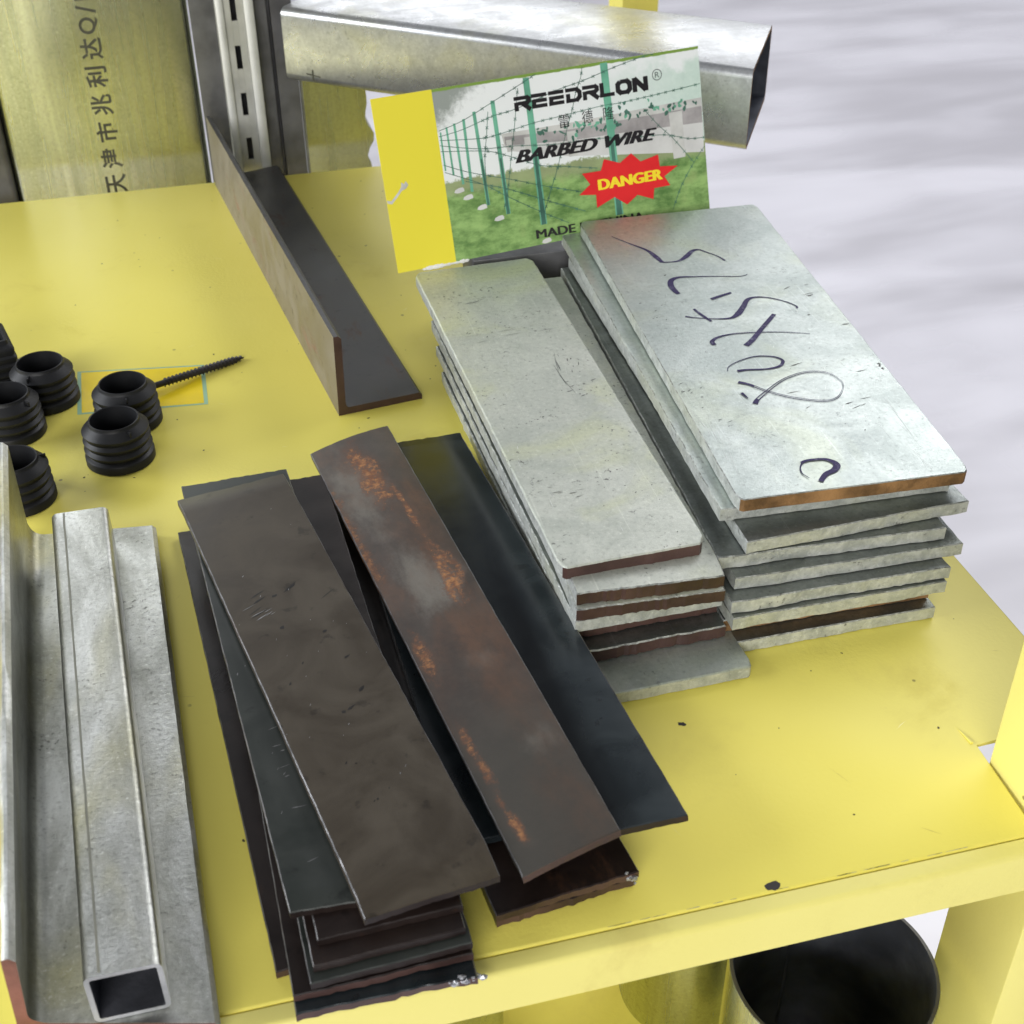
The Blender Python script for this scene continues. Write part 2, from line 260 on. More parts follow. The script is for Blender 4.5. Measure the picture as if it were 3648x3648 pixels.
def rusty_strip():
    s = NT('rusty_black_strip')
    tc = s.n('ShaderNodeTexCoord').outputs['Object']
    v = s.n('ShaderNodeVectorRotate', i_Vector=tc, i_Angle=R(-8.5), rotation_type='Z_AXIS').outputs[0]
    sx = s.n('ShaderNodeSeparateXYZ', i_0=v)
    x, y = sx.outputs[0], sx.outputs[1]              # metres from the middle, y along the strip
    vl = s.n('ShaderNodeMapping', i_Vector=v, i_Scale=(1, 0.5, 1)).outputs[0]
    a = s.noise(v, 60, 7, 0.65)
    c = s.mix(s.ramp(a, 0.3, 0.7), (0.026, 0.019, 0.015), (0.050, 0.039, 0.031))
    c = s.mix(s.math('MULTIPLY', s.ramp(y, -0.03, -0.075), 0.6), c, (0.040, 0.039, 0.032))
    def spot(cx, cy, rx, ry, nz, sharp=0.35):
        dx = s.math('DIVIDE', s.math('SUBTRACT', x, cx), rx)
        dy = s.math('DIVIDE', s.math('SUBTRACT', y, cy), ry)
        d = s.math('SQRT', s.math('ADD', s.math('MULTIPLY', dx, dx), s.math('MULTIPLY', dy, dy)))
        d = s.math('ADD', d, s.math('MULTIPLY', s.math('SUBTRACT', nz, 0.5), 3.4))
        return s.ramp(d, 1.05 - sharp, 1.05, 1, 0)
    n1, n2 = s.noise(vl, 55, 8, 0.7), s.noise(vl, 120, 9, 0.78)
    grey = spot(-0.004, 0.070, 0.0105, 0.034, n1, 1.1)
    for q in ((0.001, 0.014, 0.011, 0.024), (0.004, -0.068, 0.007, 0.009), (0.003, -0.030, 0.006, 0.009)):
        k = spot(*q, n1, 1.0)
        grey = s.math('MAXIMUM', grey, s.math('MULTIPLY', k, 1.0 if q[1] > 0 else 0.4))
    c = s.mix(s.math('MULTIPLY', grey, 0.8), c, s.mix(a, (0.125, 0.115, 0.10), (0.185, 0.17, 0.145)))
    ru = spot(0.003, 0.080, 0.0065, 0.030, n2, 1.0)
    for q in ((0.008, 0.012, 0.0060, 0.030), (-0.0125, 0.045, 0.0036, 0.050), (0.0085, 0.050, 0.002, 0.03), (-0.012, -0.022, 0.0035, 0.014), (-0.0130, -0.066, 0.0022, 0.020), (-0.0125, -0.092, 0.0022, 0.008)):
        ru = s.math('MAXIMUM', ru, s.math('MULTIPLY', spot(*q, n2, 1.0), 0.85 if abs(q[0]) < 0.01 else 0.7))
    ru = s.math('MULTIPLY', ru, s.ramp(s.noise(v, 430, 6, 0.75), 0.38, 0.55, 0.35, 1.0))
    halo = s.math('MULTIPLY', s.ramp(s.noise(vl, 40, 6, 0.65), 0.40, 0.70, 0, 0.75), s.ramp(y, -0.10, 0.03, 0.35, 1.0))
    c = s.mix(halo, c, s.mix(s.ramp(n2, 0.4, 0.6), (0.062, 0.032, 0.020), (0.115, 0.052, 0.025)))
    c = s.mix(s.ramp(ru, 0.0, 0.5, 0, 0.55), c, (0.10, 0.043, 0.022))
    c = s.mix(s.ramp(ru, 0.25, 0.85, 0, 0.9), c, s.mix(s.ramp(s.noise(v, 380, 6), 0.38, 0.66), (0.14, 0.055, 0.024), (0.36, 0.16, 0.055)))
    rg = s.math('ADD', 0.44, s.math('MULTIPLY', s.math('MAXIMUM', ru, grey), 0.25))
    nr = s.bump(s.noise(v, 420, 6, 0.7), s.math('ADD', 0.12, s.math('MULTIPLY', s.math('MAXIMUM', ru, grey), 0.35)), 0.0004)
    return s.out(c, rg, 0.05, nr, 0.45)
BLK_C = rusty_strip()
BLK_D = black_steel('oily_black_strip', (0.014, 0.019, 0.022), (0.026, 0.034, 0.038), 0.22, 0.1, streaks=0.8, bump=0.03, spec=0.6)
BLK_E = black_steel('brown_black_strip', (0.012, 0.008, 0.007), (0.020, 0.013, 0.011), 0.32, 0.0, rust=0.10, bump=0.1, spec=0.32)
BLK_L = black_steel('mill_scale_angle', (0.055, 0.055, 0.056), (0.085, 0.083, 0.080), 0.42, 0.3, rust=0.18, bump=0.12)
LEG_L = black_steel('brownish_mill_scale', (0.20, 0.17, 0.14), (0.27, 0.24, 0.20), 0.46, 0.45, rust=0.35, bump=0.12)
BURR = plain('bright_burr', (0.42, 0.43, 0.46), 0.3, 0.7, bump=0.6)
PLAST = plain('black_plastic', (0.011, 0.0115, 0.013), 0.48, 0.0, 0.27, bump=0.08, bscale=500)
SCREW = plain('black_phosphate', (0.025, 0.022, 0.022), 0.5, 0.2, 0.4)
def ink_mat():
    s = NT('purple_marker_ink')
    v = s.coords()
    f = s.ramp(s.noise(v, 420, 6, 0.7), 0.52, 0.70, 0, 0.75)
    c = s.mix(f, s.mix(s.noise(v, 160, 3), (0.014, 0.009, 0.052), (0.032, 0.019, 0.095)), (0.20, 0.20, 0.27))
    return s.out(c, 0.5, 0.0, None, 0.2)
INK = ink_mat()
FLOOR = floor_mat()
CARD = card_mat()
BLACKINK = plain('black_print', (0.012, 0.010, 0.012), 0.4, vary=0.02)
GREYINK = plain('grey_print', (0.10, 0.12, 0.11), 0.4, vary=0.02)
GREENINK = plain('green_print', (0.14, 0.40, 0.27), 0.4, vary=0.2)
DGREEN = plain('dark_green_print', (0.055, 0.15, 0.11), 0.4, vary=0.3)
OVERINK = plain('grey_bridge_print', (0.56, 0.56, 0.53), 0.4, vary=0.15)
OVERDARK = plain('dark_bridge_print', (0.36, 0.34, 0.335), 0.4, vary=0.3)
WALLINK = plain('pale_wall_print', (0.62, 0.62, 0.60), 0.4, vary=0.08)
REDINK = plain('red_print', (0.75, 0.022, 0.024), 0.38, vary=0.05)
YELINK = plain('yellow_print', (0.93, 0.72, 0.03), 0.38, vary=0.03)
PAPER = plain('torn_white_paper', (0.72, 0.72, 0.70), 0.8, vary=0.12, bump=0.5)
STICK = plain('yellow_sticker', (0.84, 0.63, 0.012), 0.35, vary=0.06)
STICKB = plain('pale_green_sticker_border', (0.30, 0.50, 0.34), 0.4, vary=0.1)
STAMP = plain('black_stamp_ink', (0.045, 0.045, 0.03), 0.5, vary=0.3)

# ------------------------------------------------------------------ object helpers
def link(name, mesh, parent=None, loc=None):
    o = bpy.data.objects.new(name, mesh)
    COL.objects.link(o)
    if parent is not None:
        o.parent = parent
    if loc is not None:
        o.location = loc
    return o

def tag(o, label, cat, group=None, kind=None):
    if label: o['label'] = label
    if cat: o['category'] = cat
    if group: o['group'] = group
    if kind: o['kind'] = kind
    return o

def empty(name, loc_mm):
    o = bpy.data.objects.new(name, None)
    COL.objects.link(o)
    o.empty_display_size = 0.01
    o.location = Vector(loc_mm) * S
    return o

def finish(bm, name, mats, origin=(0, 0, 0), parent=None, smooth=35, parent_origin=None):
    """bm is in world mm; origin (world mm) becomes the object origin."""
    o0 = Vector(origin)
    for v in bm.verts:
        v.co = (v.co - o0) * S
    me = bpy.data.meshes.new(name)
    bmesh.ops.recalc_face_normals(bm, faces=bm.faces[:])
    bm.to_mesh(me)
    bm.free()
    for m in (mats if isinstance(mats, (list, tuple)) else [mats]):
        me.materials.append(m)
    if smooth:
        for p in me.polygons:
            p.use_smooth = True
        me.set_sharp_from_angle(angle=R(smooth))
    loc = o0 * S
    if parent is not None:
        loc = loc - Vector(parent_origin if parent_origin is not None else (0, 0, 0)) * S
    return link(name, me, parent, loc)

def box(bm, lo, hi, mi=0, bevel=0.0):
    r = bmesh.ops.create_cube(bm, size=1.0)
    c = [(a + b) / 2 for a, b in zip(lo, hi)]
    d = [b - a for a, b in zip(lo, hi)]
    for v in r['verts']:
        v.co = Vector((v.co.x * d[0] + c[0], v.co.y * d[1] + c[1], v.co.z * d[2] + c[2]))
    fs = {f for v in r['verts'] for f in v.link_faces}
    for f in fs: f.material_index = mi
    if bevel:
        es = {e for v in r['verts'] for e in v.link_edges}
        g = bmesh.ops.bevel(bm, geom=list(es), offset=bevel, segments=2, affect='EDGES', profile=0.5)
        for f in g['faces']: f.material_index = mi

def prism(bm, poly, a, b, mi=0, cap_mi=None, caps=True):
    """poly: list of (u,v); a, b: functions (u,v)->xyz for the two ends."""
    va = [bm.verts.new(a(*p)) for p in poly]
    vb = [bm.verts.new(b(*p)) for p in poly]
    n = len(poly)
    for i in range(n):
        bm.faces.new((va[i], va[(i + 1) % n], vb[(i + 1) % n], vb[i])).material_index = mi
    if caps:
        for vs in (va, vb):
            bm.faces.new(vs).material_index = mi if cap_mi is None else cap_mi

def lathe(bm, prof, c, seg=48, mi=0):
    rings = []
    for r, z in prof:
        if r < 1e-6:
            rings.append([bm.verts.new((c[0], c[1], c[2] + z))])
        else:
            rings.append([bm.verts.new((c[0] + r * math.cos(2 * math.pi * i / seg), c[1] + r * math.sin(2 * math.pi * i / seg), c[2] + z)) for i in range(seg)])
    for A, B in zip(rings, rings[1:]):
        for i in range(seg):
            j = (i + 1) % seg
            if len(A) == 1 and len(B) == 1: continue
            if len(A) == 1: f = bm.faces.new((A[0], B[i], B[j]))
            elif len(B) == 1: f = bm.faces.new((A[i], A[j], B[0]))
            else: f = bm.faces.new((A[i], A[j], B[j], B[i]))
            f.material_index = mi

def flat_mesh(name, polys, mat, parent, mats=None):
    """polys: list of (points in parent's local metres, material index)"""
    me = bpy.data.meshes.new(name)
    vs, fs, mi = [], [], []
    for pts, k in polys:
        b = len(vs)
        vs += [tuple(p) for p in pts]
        fs.append(list(range(b, b + len(pts))))
        mi.append(k)
    me.from_pydata(vs, [], fs)
    for m in (mats or [mat]): me.materials.append(m)
    for p, k in zip(me.polygons, mi): p.material_index = k
    return link(name, me, parent)

def text_polys(s, origin, xv, yv, nrm=(0, 0, 0), bold=0.0, shear=0.0):
    """glyph outlines of s stretched so that their bounding box spans origin, origin+xv, origin+yv"""
    cu = bpy.data.curves.new('lettering', 'FONT')
    cu.body = s
    cu.offset = bold
    cu.shear = shear
    cu.resolution_u = 4
    o = bpy.data.objects.new('lettering', cu)
    COL.objects.link(o)
    dg = bpy.context.evaluated_depsgraph_get()
    me = o.evaluated_get(dg).to_mesh()
    pts = [v.co.copy() for v in me.vertices]
    x0, x1 = min(p.x for p in pts), max(p.x for p in pts)
    y0, y1 = min(p.y for p in pts), max(p.y for p in pts)
    O, X, Y = Vector(origin), Vector(xv), Vector(yv)
    res = []
    q = [O + X * ((p.x - x0) / (x1 - x0)) + Y * ((p.y - y0) / (y1 - y0)) + Vector(nrm) for p in pts]
    for f in me.polygons:
        res.append([q[i] for i in f.vertices])
    o.to_mesh_clear()
    bpy.data.objects.remove(o)
    bpy.data.curves.remove(cu)
    return res

def text_obj(name, groups, mat, parent):
    return flat_mesh(name, [(f, 0) for g in groups for f in g], mat, parent)

rng = random.Random(7)

def plate(name, quad, t, mats, nx=40, ny=60, bev=0.28, jag=(0.25, 0.25), side=0.06, warp=None, near_mi=0, far_mi=0, side_mi=0, seed=0, parent=None, chamfer=0.0, edge_mi=None, edge_near=True):
    """A flat bar: quad = top corners near-left, near-right, far-right, far-left in world mm."""
    rn = random.Random(seed)
    A, B, C_, D_ = [Vector(q) for q in quad]
    org = (A + B + C_ + D_) / 4 - Vector((0, 0, t / 2))
    wid = (B - A).length
    ln = (D_ - A).length
    up = (B - A).cross(D_ - A).normalized()
    def rough(n, a):
        lo = [rn.gauss(0, a) for _ in range(n // 6 + 2)]
        return [(lo[i // 6] * (1 - i % 6 / 6) + lo[i // 6 + 1] * (i % 6 / 6)) * 0.30 + rn.gauss(0, a * 0.24) for i in range(n + 1)]
    jn, jf = rough(nx, jag[0]), rough(nx, jag[1])
    sl = [rn.gauss(0, side) for _ in range(ny + 1)]
    srr = [rn.gauss(0, side) for _ in range(ny + 1)]
    def P(u, v, inset, depth):
        # u across 0..1, v along 0..1
        uu = u + (inset / wid) * (1 if u < 1e-6 else -1 if u > 1 - 1e-6 else 0)
        vv = v + (inset / ln) * (1 if v < 1e-6 else -1 if v > 1 - 1e-6 else 0)
        p = (A * (1 - uu) + B * uu) * (1 - vv) + (D_ * (1 - uu) + C_ * uu) * vv
        iu = int(round(u * nx)); iv = int(round(v * ny))
        if v < 1e-6: p += (D_ - A) / ln * jn[iu] * (1 + depth / t)
        if v > 1 - 1e-6: p += (D_ - A) / ln * jf[iu]
        if u < 1e-6: p += (B - A) / wid * sl[iv]
        if u > 1 - 1e-6: p += (B - A) / wid * srr[iv]
        if chamfer:
            for cu in (0, 1):
                for cv in (0, 1):
                    du, dv = abs(u - cu) * wid, abs(v - cv) * ln
                    if du + dv < chamfer * 0.999 and (du < 1e-3 or dv < 1e-3) and du < chamfer and dv < chamfer:
                        k = (chamfer - du - dv) / 2
                        p += (B - A) / wid * k * (1 if cu == 0 else -1) + (D_ - A) / ln * k * (1 if cv == 0 else -1)
        p = p - up * depth
        if warp: p = p + up * warp(u, v)
        return p
    bm = bmesh.new()
    us = [i / nx for i in range(nx + 1)]
    vs = [i / ny for i in range(ny + 1)]
    def grid(depth, inset):
        return [[bm.verts.new(P(u, v, inset, depth)) for u in us] for v in vs]
    gt = grid(0, bev)
    gb = grid(t, bev)
    for g in (gt, gb):
        for j in range(ny):
            for i in range(nx):
                bm.faces.new((g[j][i], g[j][i + 1], g[j + 1][i + 1], g[j + 1][i]))
    def per(g):
        return [g[0][i] for i in range(nx)] + [g[j][nx] for j in range(ny)] + [g[ny][i] for i in range(nx, 0, -1)] + [g[j][0] for j in range(ny, 0, -1)]
    uv = [(u, 0.0) for u in us[:-1]] + [(1.0, v) for v in vs[:-1]] + [(u, 1.0) for u in us[:0:-1]] + [(0.0, v) for v in vs[:0:-1]]
    r1 = [bm.verts.new(P(u, v, 0, bev)) for u, v in uv]
    r2 = [bm.verts.new(P(u, v, 0, t - bev)) for u, v in uv]
    loops = [per(gt), r1, r2, per(gb)]
    n = len(uv)
    for k in range(3):
        for i in range(n):
            j = (i + 1) % n
            f = bm.faces.new((loops[k][i], loops[k][j], loops[k + 1][j], loops[k + 1][i]))
            if k == 1 or True:
                if i < nx: f.material_index = near_mi if k != 0 else 0
                elif i < nx + ny: f.material_index = side_mi if k == 1 else 0
                elif i < 2 * nx + ny: f.material_index = far_mi if k == 1 else 0
                else: f.material_index = side_mi if k == 1 else 0
                if edge_mi is not None and k == 0 and (i >= nx or edge_near): f.material_index = edge_mi
    return finish(bm, name, mats, org, smooth=24), org

def rquad(cx, cy, z, yaw, W, L, dzf=0.0, keep_near=None):
    """rectangle by centre; keep_near = length the centre was measured with."""
    c, s_ = math.cos(R(yaw)), math.sin(R(yaw))
    if keep_near is not None:
        d = (L - keep_near) / 2
        cx, cy = cx - s_ * d, cy + c * d
    out = []
    for a, b in ((-1, -1), (1, -1), (1, 1), (-1, 1)):
        x, y = a * W / 2, b * L / 2
        out.append((cx + c * x - s_ * y, cy + s_ * x + c * y, z + (dzf if b > 0 else 0)))
    return out

# ------------------------------------------------------------------ the setting
bm = bmesh.new()
bmesh.ops.create_grid(bm, x_segments=1, y_segments=1, size=1)
for v in bm.verts: v.co = Vector((v.co.x * 20000, v.co.y * 20000 + 6000, -700))
fl = finish(bm, 'floor', FLOOR, (0, 0, -700), smooth=0)
tag(fl, 'pale lavender grey polished hall floor with soft streaks', 'floor', kind='structure')

# ------------------------------------------------------------------ the yellow table
tbl = empty('steel_table', (0, 450, -700))
TO = (0, 450, -700)
tag(tbl, 'yellow powder coated steel table holding all the metal samples', 'table')
bm = bmesh.new()
poly = [(-420, 203.4), (198.9, 203.4), (198.9, 238.3), (240.6, 239.6), (240.6, 744.5), (-420, 744.5)]
prism(bm, poly, lambda x, y: (x, y, 0.0), lambda x, y: (x, y, -2.0))
es = [e for e in bm.edges if all(abs(v.co.z) < 1e-6 for v in e.verts)]
bmesh.ops.bevel(bm, geom=es, offset=0.8, segments=3, affect='EDGES', profile=0.5)
finish(bm, 'tabletop', YEL, (0, 450, 0), tbl, 30, TO)
bm = bmesh.new()                                    # front rail: an angle with a rounded arris
prof = [(202.9, -0.5)] + [(198.8 - 1.5 * math.sin(a), -0.25 - 1.5 + 1.5 * math.cos(a)) for a in [i * math.pi / 12 for i in range(7)]] + [(197.3, -15.4), (199.0, -15.4), (199.0, -2.4), (202.9, -2.4)]
prism(bm, prof, lambda y, z: (-420, y, z), lambda y, z: (320, y, z))
finish(bm, 'front_rail', YEL_LIT, (0, 200, -8), tbl, 30, TO)
bm = bmesh.new()                                    # corner post: angle steel
L_ = [(200.4, 199.4), (232, 199.4), (232, 202.4), (203.4, 202.4), (203.4, 231.3), (200.4, 231.3)]
prism(bm, L_, lambda x, y: (x, y, -700), lambda x, y: (x, y, 420))
es = [e for e in bm.edges if abs(e.verts[0].co.z - e.verts[1].co.z) > 500]
bmesh.ops.bevel(bm, geom=es, offset=0.6, segments=2, affect='EDGES', profile=0.5)
finish(bm, 'corner_post', YEL_LIT, (203, 202, -140), tbl, 30, TO)
bm = bmesh.new()
prism(bm, [(-420, 203.5), (198.5, 203.5), (198.5, 233), (240.6, 233), (240.6, 744), (-420, 744)], lambda x, y: (x, y, -200), lambda x, y: (x, y, -202))
finish(bm, 'lower_shelf', YEL, (0, 450, -200), tbl, 30, TO)
bm = bmesh.new()                                    # little folded tab at the notch
prism(bm, [(0, 0), (0.7, 0), (0.7, 0.9), (0, 0.9)], lambda u, v: (198.4 + u, 238.4, -0.3 + v), lambda u, v: (197.6 + u * 0.3, 246.5, -0.3 + v * 0.3))
finish(bm, 'notch_burr', YEL, (198.5, 242, 0.3), tbl, 30, TO)
def loc_(p, z):                                     # world mm -> table local metres
    return Vector((p[0] - TO[0], p[1] - TO[1], z - TO[2])) * S
def blob(c, rx, ry, ang, n=14, jit=0.25, seed=1):
    rn = random.Random(seed)
    pts = []
    for i in range(n):
        a = 2 * math.pi * i / n
        k = 1 + rn.uniform(-jit, jit)
        x, y = rx * k * math.cos(a), ry * k * math.sin(a)
        pts.append((c[0] + x * math.cos(ang) - y * math.sin(ang), c[1] + x * math.sin(ang) + y * math.cos(ang)))
    return pts
ch = flat_mesh('bare_spot', [([loc_(p, 0.06) for p in blob(DATA['chip'], 2.2, 1.6, 0.1, seed=4)], 0)], SCREW, tbl)
ch['label'] = 'black chip in the yellow paint near the front edge'
flat_mesh('bare_spot', [([loc_(p, 0.06) for p in blob(DATA['crumb'], 1.3, 0.8, -0.4, seed=9)], 0)], SCREW, tbl)
chips = []
for i in range(26):                                 # worn paint along the seam
    x = rng.uniform(70, 190); l = rng.uniform(1.2, 5)
    chips.append(([loc_(p, 0.05) for p in ((x, 203.75), (x + l, 203.75), (x + l, 203.87 + rng.uniform(0, .12)), (x, 203.85))], 0))
flat_mesh('worn_seam', chips, plain('worn_grey_primer', (0.44, 0.42, 0.26), 0.6), tbl)
spk = []
for i in range(95):
    p = (rng.uniform(-60, 235), rng.uniform(212, 735)); r_ = rng.uniform(0.15, 0.4)
    spk.append(([loc_(q, 0.05) for q in blob(p, r_ * rng.uniform(1, 1.8), r_, rng.uniform(0, 3), 8, 0.3, i)], 0))
flat_mesh('dirt_specks', spk, plain('dark_dirt', (0.10, 0.085, 0.03), 0.8), tbl)['kind'] = 'stuff'
scr = []
for i in range(150):
    x, y = rng.uniform(-70, 236), rng.uniform(207, 738)
    a_ = rng.choice((rng.gauss(0.2, .4), rng.uniform(0, 3.14)))
    l_, w_ = rng.uniform(2, 14) * rng.uniform(.4, 1), rng.uniform(.04, .13)
    d_ = Vector((math.cos(a_), math.sin(a_))); n_ = Vector((-d_.y, d_.x)) * w_
    p0 = Vector((x, y)); p1 = p0 + d_ * l_ * .5 + n_ * rng.uniform(-3, 3); p2 = p0 + d_ * l_
    if p2.x > 238 or p2.y < 205 or p2.y > 742 or (p2.x > 196 and p2.y < 242): continue
    scr.append(([loc_(q, .04) for q in (p0, p1 - n_, p2, p1 + n_)], i % 3 == 0))
fs = flat_mesh('fine_scratches', [(p, int(k)) for p, k in scr], None, tbl, [plain('scratch_shade', (0.55, 0.46, 0.10), 0.5), plain('scratch_light', (0.86, 0.80, 0.38), 0.4)])
fs['kind'] = 'stuff'
st = [Vector((*p[:2], 0)) for p in DATA['sticker']]
cen = sum(st, Vector()) / 4
sq = lambda k, z: [loc_(cen + (p - cen) * k, z) for p in st]
sk = flat_mesh('sticker', [(sq(1.0, 0.08), 1)], None, tbl, [STICK, STICKB])
inner = [cen + (p - cen).normalized() * ((p - cen).length - 2.0) for p in st]
flat_mesh('sticker_face', [([Vector((p.x - TO[0], p.y - TO[1], 0.12 - TO[2])) * S for p in inner], 0)], STICK, sk)
sk['label'] = 'yellow sticker with a pale green border'

# ------------------------------------------------------------------ stack of wide galvanized plates
WG = 'wide galvanized plates in the right hand stack'
wide = [  # cx, cy, ztop, yaw, W, far lift, label, near material
 (191.3, 416.6, 40, -2.44, 78.6, 3.2, 'wide galvanized plate directly under the marker written one, its left edge bright', 1, 203),
 (187.8, 407.5, 35, 1.91, 78.3, 2.4, 'wide galvanized plate third from the top, twisted with its left corner pulled back', 1, 203),
 (186.7, 405.1, 30, -2.80, 77.0, 1.8, 'wide galvanized plate fourth from the top, poking out furthest left', 1, 203),
 (188.3, 401.0, 25, -1.06, 78.0, 1.2, 'wide galvanized plate in the middle of the tall stack', 1, 203),
 (183.65, 396.2, 20, -0.91, 74.5, 0.6, 'wide galvanized plate fourth from the bottom with its top strip coloured dark for shade', 1, 203),
 (182.0, 394.7, 15, -0.18, 74.0, 0.3, 'wide galvanized plate third from the bottom with a pale rough end', 1, 203),
 (181.6, 399.6, 10, -1.0, 71.5, 0, 'wide galvanized plate with a rusty end set back just above the bottom one', 2, 203),
 (181.9, 394.6, 5, -0.21, 69.6, 0, 'bottom wide galvanized plate lying on the yellow table', 1, 203)]
W1, W1O = plate('galvanized_plate', DATA['q']['W1'], 4.9, [GAL_W, GAL_E, RUST_E, EDGE_G], edge_mi=3, near_mi=2, seed=11, bev=0.3, jag=(0.10, 0.2), side_mi=1, chamfer=1.6)
tag(W1, 'topmost wide galvanized plate with purple marker numbers and a rusty front end', 'metal plate', WG)
for i, (cx, cy, z, yaw, W_, dz, lab, nm, kl) in enumerate(wide):
    rq = rquad(cx, cy, z - 0.05, yaw, W_, 211 + (i % 3), dz, kl)
    if i == 1:                                      # this one is cut out of square
        rq[3] = (rq[3][0] + 11.5, rq[3][1] - 1, rq[3][2]); rq[2] = (rq[2][0] + 4, rq[2][1], rq[2][2])
    o, _ = plate('galvanized_plate', rq, 4.85, [GAL_W if i == 0 else GAL_D, GAL_E, RUST_E, EDGE_G], edge_mi=3, near_mi=nm, side_mi=1, far_mi=1, seed=20 + i, bev=0.32, jag=(0.26, 0.3), side=0.08, chamfer=0.0)
    tag(o, lab, 'metal plate', WG)
# marker writing on the top plate
A, B, C_, D_ = [Vector(q) for q in DATA['q']['W1']]
def on_w1(x, y, lift=0.12):
    v = (y - 311.5) / 213.3
    u = (x - 152 - 11.5 * v) / 79
    p = (A * (1 - u) + B * u) * (1 - v) + (D_ * (1 - u) + C_ * u) * v
    return Vector((x, y, p.z + lift))
def spline(pts, wd, n=7):
    P, Wd = [], []
    m = len(pts)
    for i in range(m - 1):
        p0, p1, p2, p3 = [Vector(pts[max(0, min(m - 1, i + k))]) for k in (-1, 0, 1, 2)]
        for j in range(n):
            t = j / n
            P.append(0.5 * (2 * p1 + (p2 - p0) * t + (2 * p0 - 5 * p1 + 4 * p2 - p3) * t * t + (3 * p1 - p0 - 3 * p2 + p3) * t ** 3))
            Wd.append(wd[i] * (1 - t) + wd[i + 1] * t)
    P.append(Vector(pts[-1])); Wd.append(wd[-1])
    return P, Wd
strokes, done = [], []
for pts, wd in DATA['ink']:
    P, Wd = spline(pts, wd)
    Lf, Rt = [], []
    for i, p in enumerate(P):
        d = (P[min(i + 1, len(P) - 1)] - P[max(i - 1, 0)])
        d = d.normalized() if d.length > 1e-6 else Vector((1, 0))
        nr = Vector((-d.y, d.x)) * (Wd[i] * 0.52)
        Lf.append(p + nr); Rt.append(p - nr)
    zz = 0.10 + 0.012 * len(strokes) / 40
    si = len(done); done.append(1)
    for i in range(len(P) - 1):
        if si == 10 and len(P) * .06 < i < len(P) * .9:  # a dry pen leaves only the two rims of the line
            for a0, a1 in ((0, .27), (.73, 1)):
                qq = [Lf[i].lerp(Rt[i], a0), Lf[i].lerp(Rt[i], a1), Lf[i + 1].lerp(Rt[i + 1], a1), Lf[i + 1].lerp(Rt[i + 1], a0)]
                strokes.append(([(on_w1(a.x, a.y, zz) - W1O) * S for a in qq], 0))
            continue
        q = [Lf[i], Rt[i], Rt[i + 1], Lf[i + 1]]
        strokes.append(([(on_w1(a.x, a.y, zz) - W1O) * S for a in q], 0))
flat_mesh('handwriting', strokes, INK, W1)

# ------------------------------------------------------------------ stack of narrow galvanized bars
NG = 'narrow galvanized bars in the middle stack'
N1, _ = plate('galvanized_bar', DATA['q']['N1'], 4.9, [GAL_N, GAL_E, RUST_D, EDGE_G], edge_mi=None, near_mi=2, side_mi=1, seed=41, bev=0.45, jag=(0.16, 0.2), chamfer=2.4,
              warp=lambda u, v: -0.9 * max(0, 1 - v / 0.03) ** 2 * (0.4 + 0.6 * (1 - u)))
tag(N1, 'topmost narrow galvanized bar, pale and pitted with a dark front end', 'metal bar', NG)
nar = [
 (122.8, 389.5, 30, -2.29, 47.5, 2.2, 2, 'second narrow galvanized bar from the top with a rust brown sheared front end'),
 (121.6, 388.2, 25, -1.6, 47.8, 1.6, 2, 'third narrow galvanized bar from the top, its brown end flush with the one above'),
 (118.0, 389.8, 20, 0.74, 48.4, 0.9, 1, 'narrow galvanized bar with a clean whitish front end in the middle of its stack'),
 (117.6, 393.0, 15, 1.0, 48.5, 0.4, 2, 'narrow galvanized bar recessed under the white ended one'),
 (117.5, 386.3, 10, 0.96, 50.0, 0, 2, 'dark ended narrow bar second from the bottom of its stack')]
for i, (cx, cy, z, yaw, W_, dz, nm, lab) in enumerate(nar):
    o, _ = plate('galvanized_bar', rquad(cx, cy, z - 0.05, yaw, W_, [211, 209, 206, 190, 184][i], dz, 181), 4.85, [GAL_N if i < 2 else GAL_D, GAL_E, RUST_D, EDGE_G], edge_mi=3, near_mi=nm, side_mi=1, far_mi=1, seed=50 + i, bev=0.4, jag=(0.4 if nm == 2 else 0.2, 0.3), side=0.1, chamfer=0.0,
                 warp=(lambda u, v: -1.1 * max(0, 1 - v / 0.03) ** 2 * u) if i < 2 else None)
    tag(o, lab, 'metal bar', NG)
o, _ = plate('galvanized_bar', rquad(120.5, 386.5, 4.95, 1.1, 50.2, 211), 4.85, [GAL_W, GAL_E, RUST_D], near_mi=1, side_mi=1, far_mi=1, seed=60, bev=0.4, jag=(0.15, 0.3), chamfer=1.2)
tag(o, 'bottom narrow galvanized bar sticking out in front on the yellow table', 'metal bar', NG)

# ------------------------------------------------------------------ black strips
BG = 'black steel strips in the left hand pile'
lip = lambda amp, span=0.05: (lambda u, v: -amp * max(0, 1 - v / span) ** 2)
def black(quad, t, mats, lab, group, seed, **kw):
    a = dict(nx=26, ny=60, bev=0.3, jag=(0.18, 0.55), side=0.05, seed=seed)
    a.update(kw)
    mats = list(mats) + [EDGE_B]
    a['edge_mi'], a['edge_near'] = len(mats) - 1, False
    o, org = plate('steel_strip', quad, t, mats, **a)
    tag(o, lab, 'metal strip', group)
    return o, org
strip_a, _ = black(DATA['q']['B1'], 2.6, [BLK_A, BLK_E], 'topmost strip of the left pile, broad dull brownish black', BG, 101, far_mi=1, near_mi=1, warp=lambda u, v: -2.6 * max(0, 1 - v / 0.05) ** 1.6 * (0.5 + 0.5 * u) + (-0.8 * max(0, (v - 0.97) / 0.03)))
